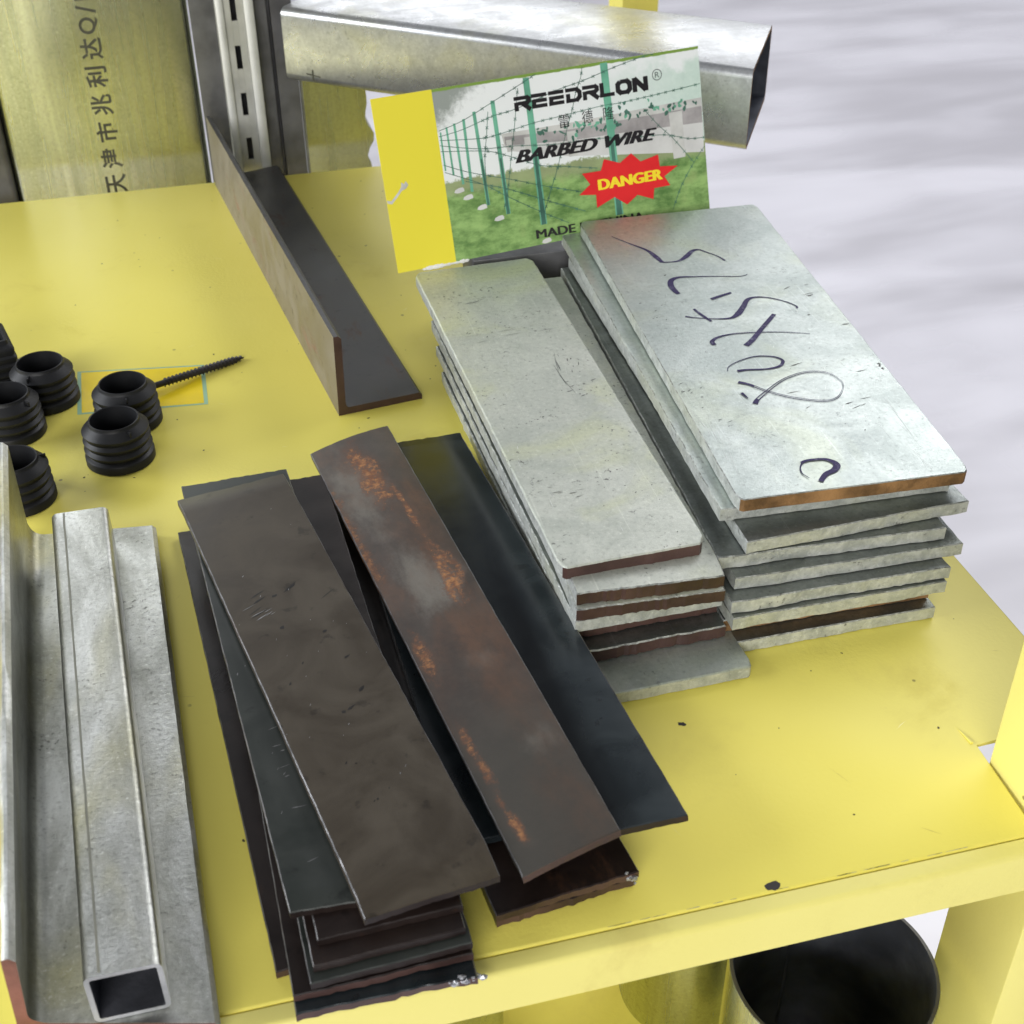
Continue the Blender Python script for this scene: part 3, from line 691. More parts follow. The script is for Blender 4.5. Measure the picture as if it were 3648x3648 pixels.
strip_b, _ = black(DATA['q']['B2'], 2.6, [BLK_B, BLK_E], 'second strip of the left pile, greenish black and rotated under the top one', BG, 102, near_mi=1, far_mi=1, jag=(0.25, 0.5), warp=lip(0.8, 0.02))
left = [
 (17.9, 310.3, 17.0, 2.0, 36.0, 196, BLK_E, 'glossy dark brown strip third from the top of the left pile'),
 (15.8, 305.5, 13.6, 2.46, 37.5, 200, BLK_E, 'dark red brown strip in the left pile with a shiny front corner'),
 (16.2, 302.0, 10.2, 2.2, 40.0, 198, BLK_B, 'strip hidden deep in the left pile, only its left rim showing')]
zmap = {17.0: 12.5, 13.6: 9.5}
def shift(cx, cy, z_from, z_to):                     # same sight line from the picture's measurements, other height
    k = (283 - z_to) / (283 - z_from)
    return cx * k, cy * k
for i, (cx, cy, z, yaw, W_, L2, m, lab) in enumerate(left):
    cx, cy = shift(cx, cy - 100, zmap.get(z, 8.0), z)
    black(rquad(cx, cy + L2 / 2, z, yaw, W_, L2, 0.8), 2.6, [m, BLK_E], lab, BG, 110 + i, near_mi=1, warp=lip(0.9, 0.03))
black(rquad(15.2, 300.0, 6.2, 1.42, 44.3, 200), 2.7, [BLK_E, RUST_D], 'wide dark brown strip above the bottom one of the left pile, its front corner chipped', BG, 121, near_mi=1, jag=(0.3, 0.3))
o, org = black(rquad(19.5, 296.5, 3.0, -1.12, 44.3, 200), 2.8, [BLK_D, RUST_D], 'bottom strip of the left pile, overhanging the front edge with a bright torn corner', BG, 122, near_mi=1, jag=(0.35, 0.3))
def burr(name, c, dims, parent, org, n=26, seed=3):
    rn = random.Random(seed)
    bm = bmesh.new()
    for i in range(n):
        p = Vector((c[0] + max(-1.6, min(1.6, rn.gauss(0, 1))) * dims[0], c[1] + rn.gauss(0, dims[1]), c[2] + rn.gauss(0, dims[2])))
        r = bmesh.ops.create_icosphere(bm, subdivisions=1, radius=rn.uniform(0.35, 0.95))
        for v in r['verts']:
            v.co = p + Vector((v.co.x * rn.uniform(.7, 1.7), v.co.y * rn.uniform(.7, 1.3), v.co.z * rn.uniform(.6, 1.2)))
    return finish(bm, name, BURR, c, parent, 20, org)
burr('torn_burr', (37.0, 196.6, 1.9), (2.6, 0.3, 0.4), o, org, 30, 5)
black(rquad(4.2, 307.3, 3.0, 4.14, 38.0, 193), 2.8, [BLK_E, RUST_D], 'leftmost strip of the left pile lying flat on the table', BG, 123, near_mi=1)

CG = 'black steel strips in the middle pile'
black(DATA['q']['C1'], 3.0, [BLK_C, RUST_D], 'narrow rusty strip with orange and grey patches on top of the middle pile', CG, 131, near_mi=1, jag=(0.12, 0.2), nx=18,
      warp=lambda u, v: 1.1 * math.sin(math.pi * u) * (0.3 + 0.7 * v))
black(DATA['q']['C2'], 2.8, [BLK_D, BLK_E], 'broad oily black strip under the rusty one, touching the galvanized bars', CG, 132, near_mi=1, jag=(0.12, 0.3),
      warp=lambda u, v: -0.45 * max(0, (u - 0.6) / 0.4) ** 2)
black(rquad(65.6, 330.8, 10.2, 1.17, 49, 198), 2.6, [BLK_D, BLK_E], 'black strip second from top in the middle pile showing a thin far edge', CG, 133, jag=(0.2, 0.6))
o, org = black(rquad(56.4, 311.0, 6.6, 6.3, 39.5, 200), 2.8, [BLK_E, RUST_D], 'black strip second from the bottom of the middle pile with a ragged front corner', CG, 134, near_mi=1, jag=(0.3, 0.3))
burr('torn_burr', (84.6, 214.6, 5.0), (0.8, 1.1, 0.9), o, org, 16, 8)
o2, _ = black(rquad(57.6, 311.6, 3.2, 5.6, 38.5, 199), 3.0, [BLK_E, RUST_D], 'black strip lying on the table at the bottom of the middle pile', CG, 135, near_mi=1, jag=(0.4, 0.3))

# ------------------------------------------------------------------ scratches and scuffs on the top faces
def scuffs(parent, quad, spots, mat, lift=0.06, seed=1):
    """spots: (u, v, du, dv, count, length, width, angle from the bar's length)"""
    rn = random.Random(seed)
    A, B, C_, D_ = [Vector(q) for q in quad]
    org = parent.location / S
    lx, ly = (B - A).length, (D_ - A).length
    P = lambda u, v, z: ((A * (1 - u) + B * u) * (1 - v) + (D_ * (1 - u) + C_ * u) * v + Vector((0, 0, z)) - org) * S
    polys = []
    for u, v, du, dv, cnt, ln, wd, an in spots:
        for k in range(cnt):
            cu, cv = u + rn.gauss(0, du), v + rn.gauss(0, dv)
            L_, w_ = ln * rn.uniform(.4, 1.5), wd * rn.uniform(.5, 1.3)
            a_ = an + rn.gauss(0, .12)
            d_ = Vector((math.sin(a_), math.cos(a_))); n_ = Vector((d_.y, -d_.x))
            pts = []
            for t_, s_ in ((-1, 0), (-.4, 1), (.3, .8), (1, 0), (.3, -.7), (-.4, -1)):
                q = d_ * (L_ / 2 * t_) + n_ * (w_ / 2 * s_ * rn.uniform(.6, 1.2))
                uu, vv = cu + q.x / lx, cv + q.y / ly
                pts.append(P(min(max(uu, .01), .99), min(max(vv, .012), .985), lift + .0005 * len(polys)))
            polys.append((pts, 0))
    o = flat_mesh('scuff_marks', polys, mat, parent)
    o['kind'] = 'stuff'
    return o
GRIME = plain('dark_grime', (0.17, 0.175, 0.165), 0.6, 0.2, 0.3, vary=0.4)
PALES = plain('pale_scratch', (0.60, 0.62, 0.60), 0.4, 0.5, vary=0.2)
STEELS = plain('bare_scratch', (0.20, 0.20, 0.20), 0.4, 0.5, vary=0.3)
scuffs(N1, DATA['q']['N1'], ((.70, .55, .02, .03, 5, 13, .35, .0), (.76, .56, .06, .05, 8, 2.2, .5, .2), (.72, .48, .08, .03, 6, 2.0, .6, 1.2), (.25, .78, .12, .06, 26, .9, .5, .8),
       (.45, .35, .25, .2, 30, .8, .4, 1.4), (.35, .84, .05, .004, 5, 6, .18, 1.4), (.4, .70, .2, .01, 6, 8, .16, 1.5), (.3, .18, .1, .02, 8, 3.5, .3, 1.45), (.8, .2, .08, .1, 16, .8, .4, .6)), GRIME, seed=4)
scuffs(N1, DATA['q']['N1'], ((.5, .5, .3, .3, 26, 5, .14, .05), (.12, .45, .06, .25, 16, 4, .2, .0)), PALES, .09, seed=5)
scuffs(W1, DATA['q']['W1'], ((.12, .60, .05, .06, 8, 1.6, .5, .9), (.07, .30, .02, .02, 8, 1.8, .6, 1.0), (.12, .20, .02, .01, 5, 1.8, .4, 1.2), (.88, .58, .07, .04, 7, 3.2, .8, 1.2), (.97, .32, .008, .01, 4, 1.6, .9, .3),
       (.75, .24, .14, .06, 8, 5.5, .5, 1.25), (.5, .5, .3, .3, 22, .7, .4, .7)), GRIME, seed=6)
scuffs(W1, DATA['q']['W1'], ((.5, .4, .3, .25, 40, 3.2, .16, .15), (.86, .16, .03, .08, 7, 26, .12, .03), (.06, .12, .02, .06, 6, 12, .14, .03), (.6, .28, .12, .05, 16, 2.4, .25, .5)), PALES, .09, seed=7)

# ------------------------------------------------------------------ dark offcuts crosswise behind the bars
for i, (z0, z1, y0, lab) in enumerate(((0, 18, 525.5, 'lower dark steel offcut lying crosswise behind the narrow bars'), (18.1, 36.2, 524.5, 'upper dark steel offcut lying crosswise under the printed card'))):
    bm = bmesh.new()
    box(bm, (113 + 3 * i, y0 + 1.5, z0), (203 - 2 * i, y0 + 24, z1), 0, 0.8)
    o = finish(bm, 'steel_offcut', DARKU, (121, y0 + 12, z0))
    tag(o, lab, 'metal offcut', 'dark offcuts behind the narrow bars')

for o_, q_, sp_, sd in ((strip_a, DATA['q']['B1'], ((.5, .5, .3, .3, 30, .9, .25, .5), (.3, .62, .12, .02, 6, 4, .3, 1.2)), 21), (strip_b, DATA['q']['B2'], ((.25, .30, .02, .12, 8, 3.0, .3, 1.35), (.2, .5, .1, .2, 14, 1, .25, .4)), 22)):
    scuffs(o_, q_, sp_, STEELS, .05, sd)
scuffs(strip_a, DATA['q']['B1'], ((.4, .66, .2, .03, 9, 5, .7, 1.1), (.45, .45, .25, .15, 9, 2.5, 1.2, .9), (.3, .3, .2, .15, 8, 1.2, .6, .6)), plain('oil_spot', (0.012, 0.011, 0.010), 0.35, 0.0, 0.4), .04, 23)

# ------------------------------------------------------------------ dark angle iron on the table
Q = [Vector(q) for q in DATA['q']['Ltop']]
bm = bmesh.new()
t = 3.2
def lofted(bm, pa, pb, mi=0, cap=0, n=10, jit=0.0, seed=0):
    """pa, pb: matching outlines (world mm) at the two ends"""
    rn = random.Random(seed)
    rows = []
    for j in range(n + 1):
        k = j / n
        rows.append([bm.verts.new(Vector(a) * (1 - k) + Vector(b) * k + Vector((rn.gauss(0, jit), 0, rn.gauss(0, jit)))) for a, b in zip(pa, pb)])
    m = len(pa)
    for r0, r1 in zip(rows, rows[1:]):
        for i in range(m):
            f = bm.faces.new((r0[i], r0[(i + 1) % m], r1[(i + 1) % m], r1[i]))
            f.material_index = mi[i] if isinstance(mi, list) else mi
    bm.faces.new(rows[0]).material_index = cap
    bm.faces.new(rows[-1]).material_index = cap
def l_section(base, right, top, t, z0=0.0, fil=1.6):
    """L outline: base corner (outer, bottom-left), right end of flange, top of leg"""
    b, r_, tp = Vector(base), Vector(right), Vector(top)
    x = (r_ - b); x.z = 0; lx = x.length; x.normalize()
    up = (tp - b); lz = up.length; up.normalize()
    P = lambda a, c: b + x * a + up * c
    out = [P(0, 0), P(lx, 0), P(lx, t * 0.6), P(lx - t * 0.4, t), P(t + fil, t)]
    for k in (0.33, 0.67):
        a = math.pi / 2 * k
        out.append(P(t + fil - fil * math.sin(a), t + fil - fil * math.cos(a)))
    out += [P(t, t + fil), P(t, lz - t * 0.4), P(t * 0.6, lz), P(0, lz)]
    return out
near = l_section(Q[0], Q[1], Q[0] + Vector((0.6, 0, 36)), t)
far = l_section(Q[3] + Vector((0, -3, 0)), Q[3] + Vector((37.5, 9, 0)), Q[3] + Vector((0.4, 6, 36)), t)
mi = [0] * len(near); mi[-1] = 1
lofted(bm, near, far, mi, 2, 14)
o = finish(bm, 'angle_iron', [BLK_L, LEG_L, RUST_D], (48, 610, 0), smooth=30)
tag(o, 'thin dark angle iron lying on the yellow table with one leg upright', 'angle iron')

# ------------------------------------------------------------------ heavy galvanized angle, bottom left
g = {k: Vector(v) for k, v in DATA['leg'].items()}
bm = bmesh.new()
def heavy(top_in, base_in, right, tl=3.3, tf=5.0, fil=5.0):
    x = (right - base_in); x.z = 0; lx = x.length; x.normalize()
    up = (top_in - base_in)
    P = lambda a, k: base_in + x * a + up * k      # a from inner face, k 0..1 of leg height above flange top
    h = up.length
    out = [P(-tl, 0) - Vector((0, 0, tf)), P(lx - 1.0, 0) - Vector((0, 0, tf)), P(lx, 0) - Vector((0, 0, tf - 1.0)), P(lx, 0) - Vector((0, 0, 1.2)), P(lx - 1.2, 0)]
    for i in range(6):
        a = math.pi / 2 * i / 5
        out.append(P(fil - fil * math.sin(a), 0) + up * ((fil - fil * math.cos(a)) / h))
    out += [P(0, 1 - 1.4 / h), P(-1.4, 1), P(-tl + 1, 1), P(-tl, 1 - 1 / h)]
    return out
lofted(bm, heavy(g['nt'], g['nb'], g['nr']), heavy(g['ft'], g['fb'], g['fr'] + Vector((0, 0.5, 0))), 0, 1, 26, 0.04, 4)
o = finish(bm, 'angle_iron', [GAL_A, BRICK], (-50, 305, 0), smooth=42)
tag(o, 'heavy galvanized angle iron with a red rusted front end, left of the black strips', 'angle iron')
# square tube lying on it
q = [Vector(p) for p in DATA['q']['sq']]
def tube_section(l, r_, z0, z1, rad, y, inset=0.0, n=4):
    """rounded rectangle outline; l, r_ are x of the sides"""
    x0, x1, b, t_ = l + inset, r_ - inset, z0 + inset, z1 - inset
    rad = max(0.3, rad - inset)
    pts = []
    for cx, cz, a0 in ((x1 - rad, b + rad, -90), (x1 - rad, t_ - rad, 0), (x0 + rad, t_ - rad, 90), (x0 + rad, b + rad, 180)):
        for i in range(n + 1):
            a = R(a0 + 90 * i / n)
            pts.append(Vector((cx + rad * math.cos(a), y, cz + rad * math.sin(a))))
    return pts
def hollow(bm, oa, ob, ia, ib, m_out=0, m_in=1, m_end=2, n=14, jit=0.0, seed=0):
    rn = random.Random(seed)
    def skin(pa, pb, mi, jt):
        rows = []
        for j in range(n + 1):
            k = j / n
            rows.append([bm.verts.new(a * (1 - k) + b * k + Vector((rn.gauss(0, jt), 0, rn.gauss(0, jt)))) for a, b in zip(pa, pb)])
        m = len(pa)
        for r0, r1 in zip(rows, rows[1:]):
            for i in range(m):
                bm.faces.new((r0[i], r0[(i + 1) % m], r1[(i + 1) % m], r1[i])).material_index = mi
        return rows[0], rows[-1]
    o0, o1 = skin(oa, ob, m_out, jit)
    i0, i1 = skin(ia, ib, m_in, 0)
    m = len(oa)
    for a, b in ((o0, i0), (o1, i1)):
        for i in range(m):
            bm.faces.new((a[i], a[(i + 1) % m], b[(i + 1) % m], b[i])).material_index = m_end
bm = bmesh.new()
sh = lambda pts, dx, x0, dy: [p + Vector((0, dy * (p.x - x0), 0)) for p in pts]
oa = tube_section(q[0].x - .3, q[1].x + .3, 5.1, 22.0, 1.8, q[0].y); ob = tube_section(q[3].x, q[2].x, 5.1, 22.0, 2.2, q[3].y - .3)
ia = tube_section(q[0].x - .3, q[1].x + .3, 5.1, 22.0, 1.8, q[0].y, 1.25); ib = tube_section(q[3].x, q[2].x, 5.1, 22.0, 2.2, q[3].y - .3, 1.25)
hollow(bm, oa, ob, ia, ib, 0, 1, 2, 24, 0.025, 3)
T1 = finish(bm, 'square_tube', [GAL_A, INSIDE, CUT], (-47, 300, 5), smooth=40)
tag(T1, 'small galvanized square tube with open end lying on the heavy angle', 'metal tube')
bm = bmesh.new()
lofted(bm, [(q[0].x + 3.2, q[0].y + 1, 22.0), (q[0].x + 3.75, q[0].y + 1, 22.0), (q[0].x + 3.75, q[0].y + 1, 22.16), (q[0].x + 3.2, q[0].y + 1, 22.16)],
       [(q[3].x + 4.0, q[3].y - 1, 22.0), (q[3].x + 4.6, q[3].y - 1, 22.0), (q[3].x + 4.6, q[3].y - 1, 22.16), (q[3].x + 4.0, q[3].y - 1, 22.16)], 0, 0, 30, 0.05, 6)
finish(bm, 'weld_seam', plain('weld_line', (0.30, 0.30, 0.25), 0.5, 0.5), (-47, 300, 22), T1, 30, (-47, 300, 5))

# ------------------------------------------------------------------ plastic end caps
def cap_mesh():
    bm = bmesh.new()
    prof = [(0, 0), (12.6, 0), (13.2, 0.5), (13.2, 3.6), (12.9, 4.0), (11.9, 4.4)]
    z = 4.6
    for k in range(3):
        r = 13.0 - 0.15 * k
        prof += [(11.7, z), (r - 0.3, z + 1.5), (r, z + 2.0), (r, z + 2.4), (r - 0.5, z + 2.9), (11.8, z + 3.6)]
        z += 3.7
    prof = prof[:-1] + [(11.9, z - 0.4), (9.9, z + 1.2), (9.7, z + 1.5), (9.5, z + 2.6), (9.2, z + 2.8), (8.9, z + 2.6), (8.8, z), (8.6, 3.0), (0, 2.6)]
    lathe(bm, prof, (0, 0, 0), 56)
    # mould notch on the collar
    box(bm, (-0.35, -12.2, z - 1.4), (0.35, -9.6, z + 1.3), 0, 0.1)
    return bm, z + 2.8
cap_labels = ['round black plastic end cap standing nearest the black strips, in front of the sticker',
 'round black plastic end cap standing on the yellow sticker beside the screw',
 'round black plastic end cap in front of the square ribbed one',
 'round black plastic end cap at the left picture edge, between two others',
 'round black plastic end cap half hidden behind the heavy galvanized angle']
bm, caph = cap_mesh()
c0 = finish(bm, 'end_cap', PLAST, (0, 0, 0), smooth=38)
for i, p in enumerate(DATA['caps']):
    o = c0 if i == 0 else c0.copy()
    if i: COL.objects.link(o)
    o.location = Vector((p[0] * 0.997, p[1] * 0.997, 0)) * S
    o.rotation_euler.z = [0.5, 0.1, -0.4, 0.9, 1.8][i]
    tag(o, cap_labels[i], 'end cap', 'round plastic end caps on the table')
bm = bmesh.new()
def sqring(h, z, r):
    pts = []
    for cx, cy, a0 in ((h - r, -h + r, -90), (h - r, h - r, 0), (-h + r, h - r, 90), (-h + r, -h + r, 180)):
        for i in range(4):
            a = R(a0 + 30 * i)
            pts.append(bm.verts.new((cx + r * math.cos(a), cy + r * math.sin(a), z)))
    return pts
sp = [(14.5, 0, 2), (15, .5, 2), (15, 3.6, 2), (13.2, 4.2, 1.5)]
z = 4.6
for k in range(4):
    sp += [(13, z, 1.5), (14.3 - .35 * k, z + 1.6, 1.5), (14.3 - .35 * k, z + 2.3, 1.5), (12.9, z + 3.2, 1.5)]
    z += 3.6
sp += [(11.5, z + .6, 1.5), (11.3, z + 2.5, 1.5), (10.2, z + 2.5, 1.2), (10.1, 3, 1.2)]
rows = [sqring(*a) for a in sp]
for A_, B_ in zip(rows, rows[1:]):
    for i in range(16):
        bm.faces.new((A_[i], A_[(i + 1) % 16], B_[(i + 1) % 16], B_[i]))
bm.faces.new(rows[0]); bm.faces.new(rows[-1])
o = finish(bm, 'square_end_cap', PLAST, (0, 0, 0), smooth=25)
o.location = Vector((-96.0, 541.0, 0)) * S
o.rotation_euler.z = R(14)
tag(o, 'square black ribbed plastic end cap behind the round ones at the left', 'end cap')

# ------------------------------------------------------------------ screw
a, b = Vector(DATA['screw0']), Vector(DATA['screw1'])
d = (b - a).normalized()
Ls = (b - a).length + 3.0
bm = bmesh.new()
seg, tu = 12, 30
prof_len, r0 = Ls, 1.35
lathe(bm, [(0, 0), (0.35, 1.2), (r0, 6.0), (r0, Ls - 4), (1.2, Ls - 2.5), (2.3, Ls - 0.7), (2.3, Ls), (0, Ls)], (0, 0, 0), 14)
turns, per = 21, 20                                 # helical thread
prev = None
for i in range(turns * per + 1):
    k = i / (turns * per)
    ang = 2 * math.pi * i / per
    zc = 1.5 + k * (Ls - 9)
    rr = min(r0, 0.4 + zc * 0.14)
    rt = rr + 0.62
    cs, sn = math.cos(ang), math.sin(ang)
    ring = [bm.verts.new((rr * .9 * cs, rr * .9 * sn, zc - .38)), bm.verts.new((rt * cs, rt * sn, zc)), bm.verts.new((rr * .9 * cs, rr * .9 * sn, zc + .38))]
    if prev:
        bm.faces.new((prev[0], prev[1], ring[1], ring[0]))
        bm.faces.new((prev[1], prev[2], ring[2], ring[1]))
    prev = ring
rot_m = d.to_track_quat('Z', 'Y').to_matrix()
for v in bm.verts: v.co = rot_m @ v.co + a
o = finish(bm, 'screw', SCREW, a, smooth=30)
tag(o, 'black threaded screw pointing right across the yellow sticker', 'screw')

# ------------------------------------------------------------------ printed card
cd = DATA['card']
cw, chh = cd['w'], cd['h']
X, Y = Vector(cd['X']), Vector(cd['Y'])
Zn = X.cross(Y)
Y = Zn.cross(X)
bm = bmesh.new()
box(bm, (0, 0, -0.5), (cw, chh, 0))
card = finish(bm, 'printed_card', CARD, (0, 0, 0), smooth=0)
bl = Vector(cd['bl'])
card.matrix_world = Matrix(((X.x, Y.x, Zn.x, bl.x * S), (X.y, Y.y, Zn.y, bl.y * S), (X.z, Y.z, Zn.z, bl.z * S), (0, 0, 0, 1)))
tag(card, 'printed card with a yellow left stripe, a fence picture and a red danger burst', 'card')
c = DATA['C']
V = lambda p, z: Vector((p[0], p[1], z)) * S
def clampc(p): return (min(max(p[0], 26.3), cw - 0.05), min(max(p[1], 0.1), chh - 0.1))
def bar(p0, p1, w0, w1, z):
    d_ = (Vector(p1) - Vector(p0)).normalized()
    n_ = Vector((-d_.y, d_.x))
    a_, b_ = Vector(p0), Vector(p1)
    return [V(clampc(p), z) for p in (a_ - n_ * w0 / 2, a_ + n_ * w0 / 2, b_ + n_ * w1 / 2, b_ - n_ * w1 / 2)]
pic = []
for k, mi_, z in (('wall', 2, .04), ('over1', 0, .05), ('over2', 1, .06)):
    pic.append(([V(clampc(p), z) for p in c[k]], mi_))
for p0, p1, w_ in c['cols']: pic.append((bar(p0, p1, w_, w_ * .9, .07), 0))
rn = random.Random(12)
for i in range(70):                                 # bushes along the bridge and behind the fence
    t_ = rn.random()
    p = (70 + 78 * t_, 46.5 + rn.gauss(0, 1.6) - 2.0 * t_ + (4.0 if t_ > .5 else 0))
    pic.append(([V(clampc(q_), .075 + i * .0002) for q_ in blob(p, rn.uniform(.5, 1.4), rn.uniform(.4, .9), rn.random() * 3, 7, .4, i)], 4 if rn.random() < .6 else 3))
for p in c['slabs']: pic.append(([V(clampc(q_), .09) for q_ in blob(p, 2.4, 1.2, .2, 8, .2, 3)], 2))
for j, (p0, p1, w_) in enumerate(c['posts']):
    pic.append((bar(p0, p1, w_ * .66, w_ * .72, .10 + j * .003), 3))
    if w_ > 2: pic.append((bar((Vector(p0) * .5 + Vector(p1) * .5), p1, w_ * .3, w_ * .5, .135), 4))
for j, Ln in enumerate(c['wires']):
    P, _ = spline(Ln, [1] * len(Ln), 6)
    for i in range(len(P) - 1):
        pic.append((bar(P[i], P[i + 1], .26, .26, .15 + j * .001), 4))
    acc = 0
    for i in range(len(P) - 1):                     # barbs
        L0 = (P[i + 1] - P[i]).length
        acc += L0
        if acc > 3.2 and P[i].x > 45:
            acc = 0
            for a_ in (0.7, 2.3):
                dv = Vector((math.cos(a_), math.sin(a_))) * .85
                pic.append((bar(P[i] - dv, P[i] + dv, .3, .2, .166), 4))
flat_mesh('fence_picture', pic, None, card, [OVERINK, OVERDARK, WALLINK, GREENINK, DGREEN])
# wide black brand letters drawn with straight thick strokes, one unit high
GL = {'R': [[(0, .86), (.82, .86), (.92, .76), (.92, .62), (.8, .5), (.22, .5)], [(.5, .48), (.98, .0)], [(.13, .0), (.13, .6)]],
      'E': [[(.95, .87), (0, .87)], [(.95, .5), (.1, .5)], [(.95, .13), (0, .13)], [(.15, 0), (.15, .62)]],
      'D': [[(0, .87), (.7, .87), (.88, .65), (.88, .35), (.7, .13), (0, .13)], [(.15, .0), (.15, .62)]],
      'L': [[(.16, 1), (.16, 0)], [(0, .13), (.95, .13)]],
      'O': [[(.28, .88), (.72, .88), (.88, .7), (.88, .3), (.72, .12), (.28, .12), (.12, .3), (.12, .7), (.28, .88)]],
      'N': [[(.14, 0), (.14, 1)], [(.14, .95), (.84, .05)], [(.86, 0), (.86, 1)]]}
word = 'REEDRLON'
O_, X1, Y1 = Vector(c['logo'][0]), Vector(c['logo'][1]), Vector(c['logo'][2])
xv, yv = X1 - O_, Vector((0, (Y1 - O_).y))
adv = xv / len(word)
polys = []
zz = .20
for i, chx in enumerate(word):
    for stroke in GL[chx]:
        pts = [O_ + adv * (i + p[0] * .94) + yv * p[1] for p in stroke]
        for k, (p0, p1) in enumerate(zip(pts, pts[1:])):
            dd = (p1 - p0).normalized()
            horiz = abs(dd.x) > .8
            w_ = abs(yv.y) * (.255 if horiz else .32) * (1.15 if chx in 'ON' else 1)
            n_ = Vector((-dd.y, dd.x)) * w_ / 2
            e0 = dd * (w_ * .3 if k > 0 else 0)
            e1 = dd * (w_ * .3 if k < len(pts) - 2 else 0)
            zz += .0004
            polys.append(([V(p, zz) for p in (p0 - e0 - n_, p1 + e1 - n_, p1 + e1 + n_, p0 - e0 + n_)], 0))
flat_mesh('brand_lettering', polys, BLACKINK, card)
def tri(name, s_, box3, mat, z, bold=0.0, shear=0.0, full=1.0, parent=card):
    o_, x_, y_ = [Vector(p) for p in box3]
    gs = []
    for k in range(5):                               # printed bold: the strokes thickened sideways
        d_ = Vector((bold * (k / 2 - 1), 0.35 * bold * (k % 2)))
        gs.append(text_polys(s_, V(o_ + d_, z + .004 * k), V((x_ - o_) * full, 0), V(y_ - o_, 0), shear=shear))
    return text_obj(name, gs, mat, parent)
g_ = []
for ch_, b3 in zip('雷德隆', c['hanzi']):
    o_, x_, y_ = [Vector(p) for p in b3]
    g_.append(text_polys(ch_, V(o_, .21), V(x_ - o_, 0), V(y_ - o_, 0)))
text_obj('chinese_lettering', g_, BLACKINK, card)
rc, re = Vector(c['reg'][0]), Vector(c['reg'][1])
rr = (re - rc).length
ring = []
for i in range(28):
    a0, a1 = 2 * math.pi * i / 28, 2 * math.pi * (i + 1) / 28
    ring.append([V(rc + Vector((math.cos(x_), math.sin(x_))) * k, .21) for x_, k in ((a0, rr), (a1, rr), (a1, rr * .86), (a0, rr * .86))])
text_obj('registered_mark', [ring, text_polys('R', V(rc - Vector((rr * .42, rr * .5)), .21), V((rr * .9, 0), 0), V((0, rr), 0))], GREYINK, card)
tri('product_lettering', 'BARBED WIRE', c['barbed'], BLACKINK, .22, .62, .2)
star = flat_mesh('danger_burst', [([V(p, .24) for p in c['star']], 0)], REDINK, card)
tri('danger_lettering', 'DANGER', c['danger'], YELINK, .30, .5, 0.0, parent=star)
tri('origin_lettering', 'MADE IN CHINA', c['made'], BLACKINK, .22, .28, 0.0, 2.85)
hc = sum((Vector(p) for p in c['hole']), Vector((0, 0))) / len(c['hole'])
hole = flat_mesh('torn_hole', [([V(hc + (Vector(p) - hc) * .8, .05) for p in c['hole']], 0)], plain('grey_torn_card', (0.50, 0.50, 0.47), 0.8, vary=0.3), card)
bm = bmesh.new()                                    # torn paper lip along the bottom edge
for i in range(22):
    x_ = 12 + i * .9
    r_ = rn.uniform(.8, 1.5)
    s0 = bmesh.ops.create_icosphere(bm, subdivisions=1, radius=r_)
    for v in s0['verts']:
        v.co = Vector((v.co.x * 1.3 + x_, v.co.y * .8 - .3, v.co.z * .5 - .3))
lipo = finish(bm, 'torn_paper_edge', PAPER, (0, 0, 0), card, 20)

# ------------------------------------------------------------------ uprights behind the table
def upright_tube(name, x0, x1, y0, y1, z1, mats, rad=3.0):
    bm = bmesh.new()
    pts = []
    for cx, cy, a0 in ((x1 - rad, y0 + rad, -90), (x1 - rad, y1 - rad, 0), (x0 + rad, y1 - rad, 90), (x0 + rad, y0 + rad, 180)):
        for i in range(5):
            an = R(a0 + 22.5 * i)
            pts.append((cx + rad * math.cos(an), cy + rad * math.sin(an)))
    rows = []
    prism(bm, pts, lambda x, y: (x, y, -700), lambda x, y: (x, y, z1))
    return finish(bm, name, mats, ((x0 + x1) / 2, (y0 + y1) / 2, -700), smooth=40)
UG = 'upright sections behind the table'
KT = 774.0 / 752.0                                  # the printed tube stands a little back from the table edge
tt = upright_tube('rectangular_tube', -91.2 * KT, 14.4 * KT, 774, 824, 190, GAL_U, 4)
tag(tt, 'wide galvanized rectangular tube standing behind the table, printed with black Chinese characters', 'metal tube', UG)
lo = Vector((-38.2, 774, -700))
gl = []
zpos = [1.8, 16.5, 31.5, 46.5, 61.5, 76.5]
zk = lambda z: 283 - (283 - z) * KT
for chx, z_ in zip('天津市兆利达', zpos):           # characters lie on their sides, reading upward
    h_ = 5.6
    o_ = Vector((-32.4 * KT, 773.9, zk(z_ - h_))) - lo
    gl.append(text_polys(chx, o_ * S, Vector((0, 0, 2 * h_ * KT)) * S, Vector((-11.4 * KT, 0, 0)) * S, bold=.022))
for s_, z0, z1 in (('Q', 84.0, 92.6), ('/1', 94.5, 103)):
    o_ = Vector((-32.4 * KT, 773.9, zk(z0))) - lo
    gl.append(text_polys(s_, o_ * S, Vector((0, 0, (z1 - z0) * KT)) * S, Vector((-10.0 * KT, 0, 0)) * S, bold=.015))
tx = text_obj('printed_characters', gl, STAMP, tt)
tx.location = lo * S - tt.location
o = upright_tube('dark_tube', -140, -94.6, 772, 812, 186, DARKU, 3)
tag(o, 'dark steel tube standing at the far left behind the table', 'metal tube', UG)
o = upright_tube('dark_flat_bar', 15.4, 29.5, 764, 772, 184, DARKU, 1.0)
tag(o, 'flat dark grey bar standing between the printed tube and the slotted strut', 'metal bar', UG)
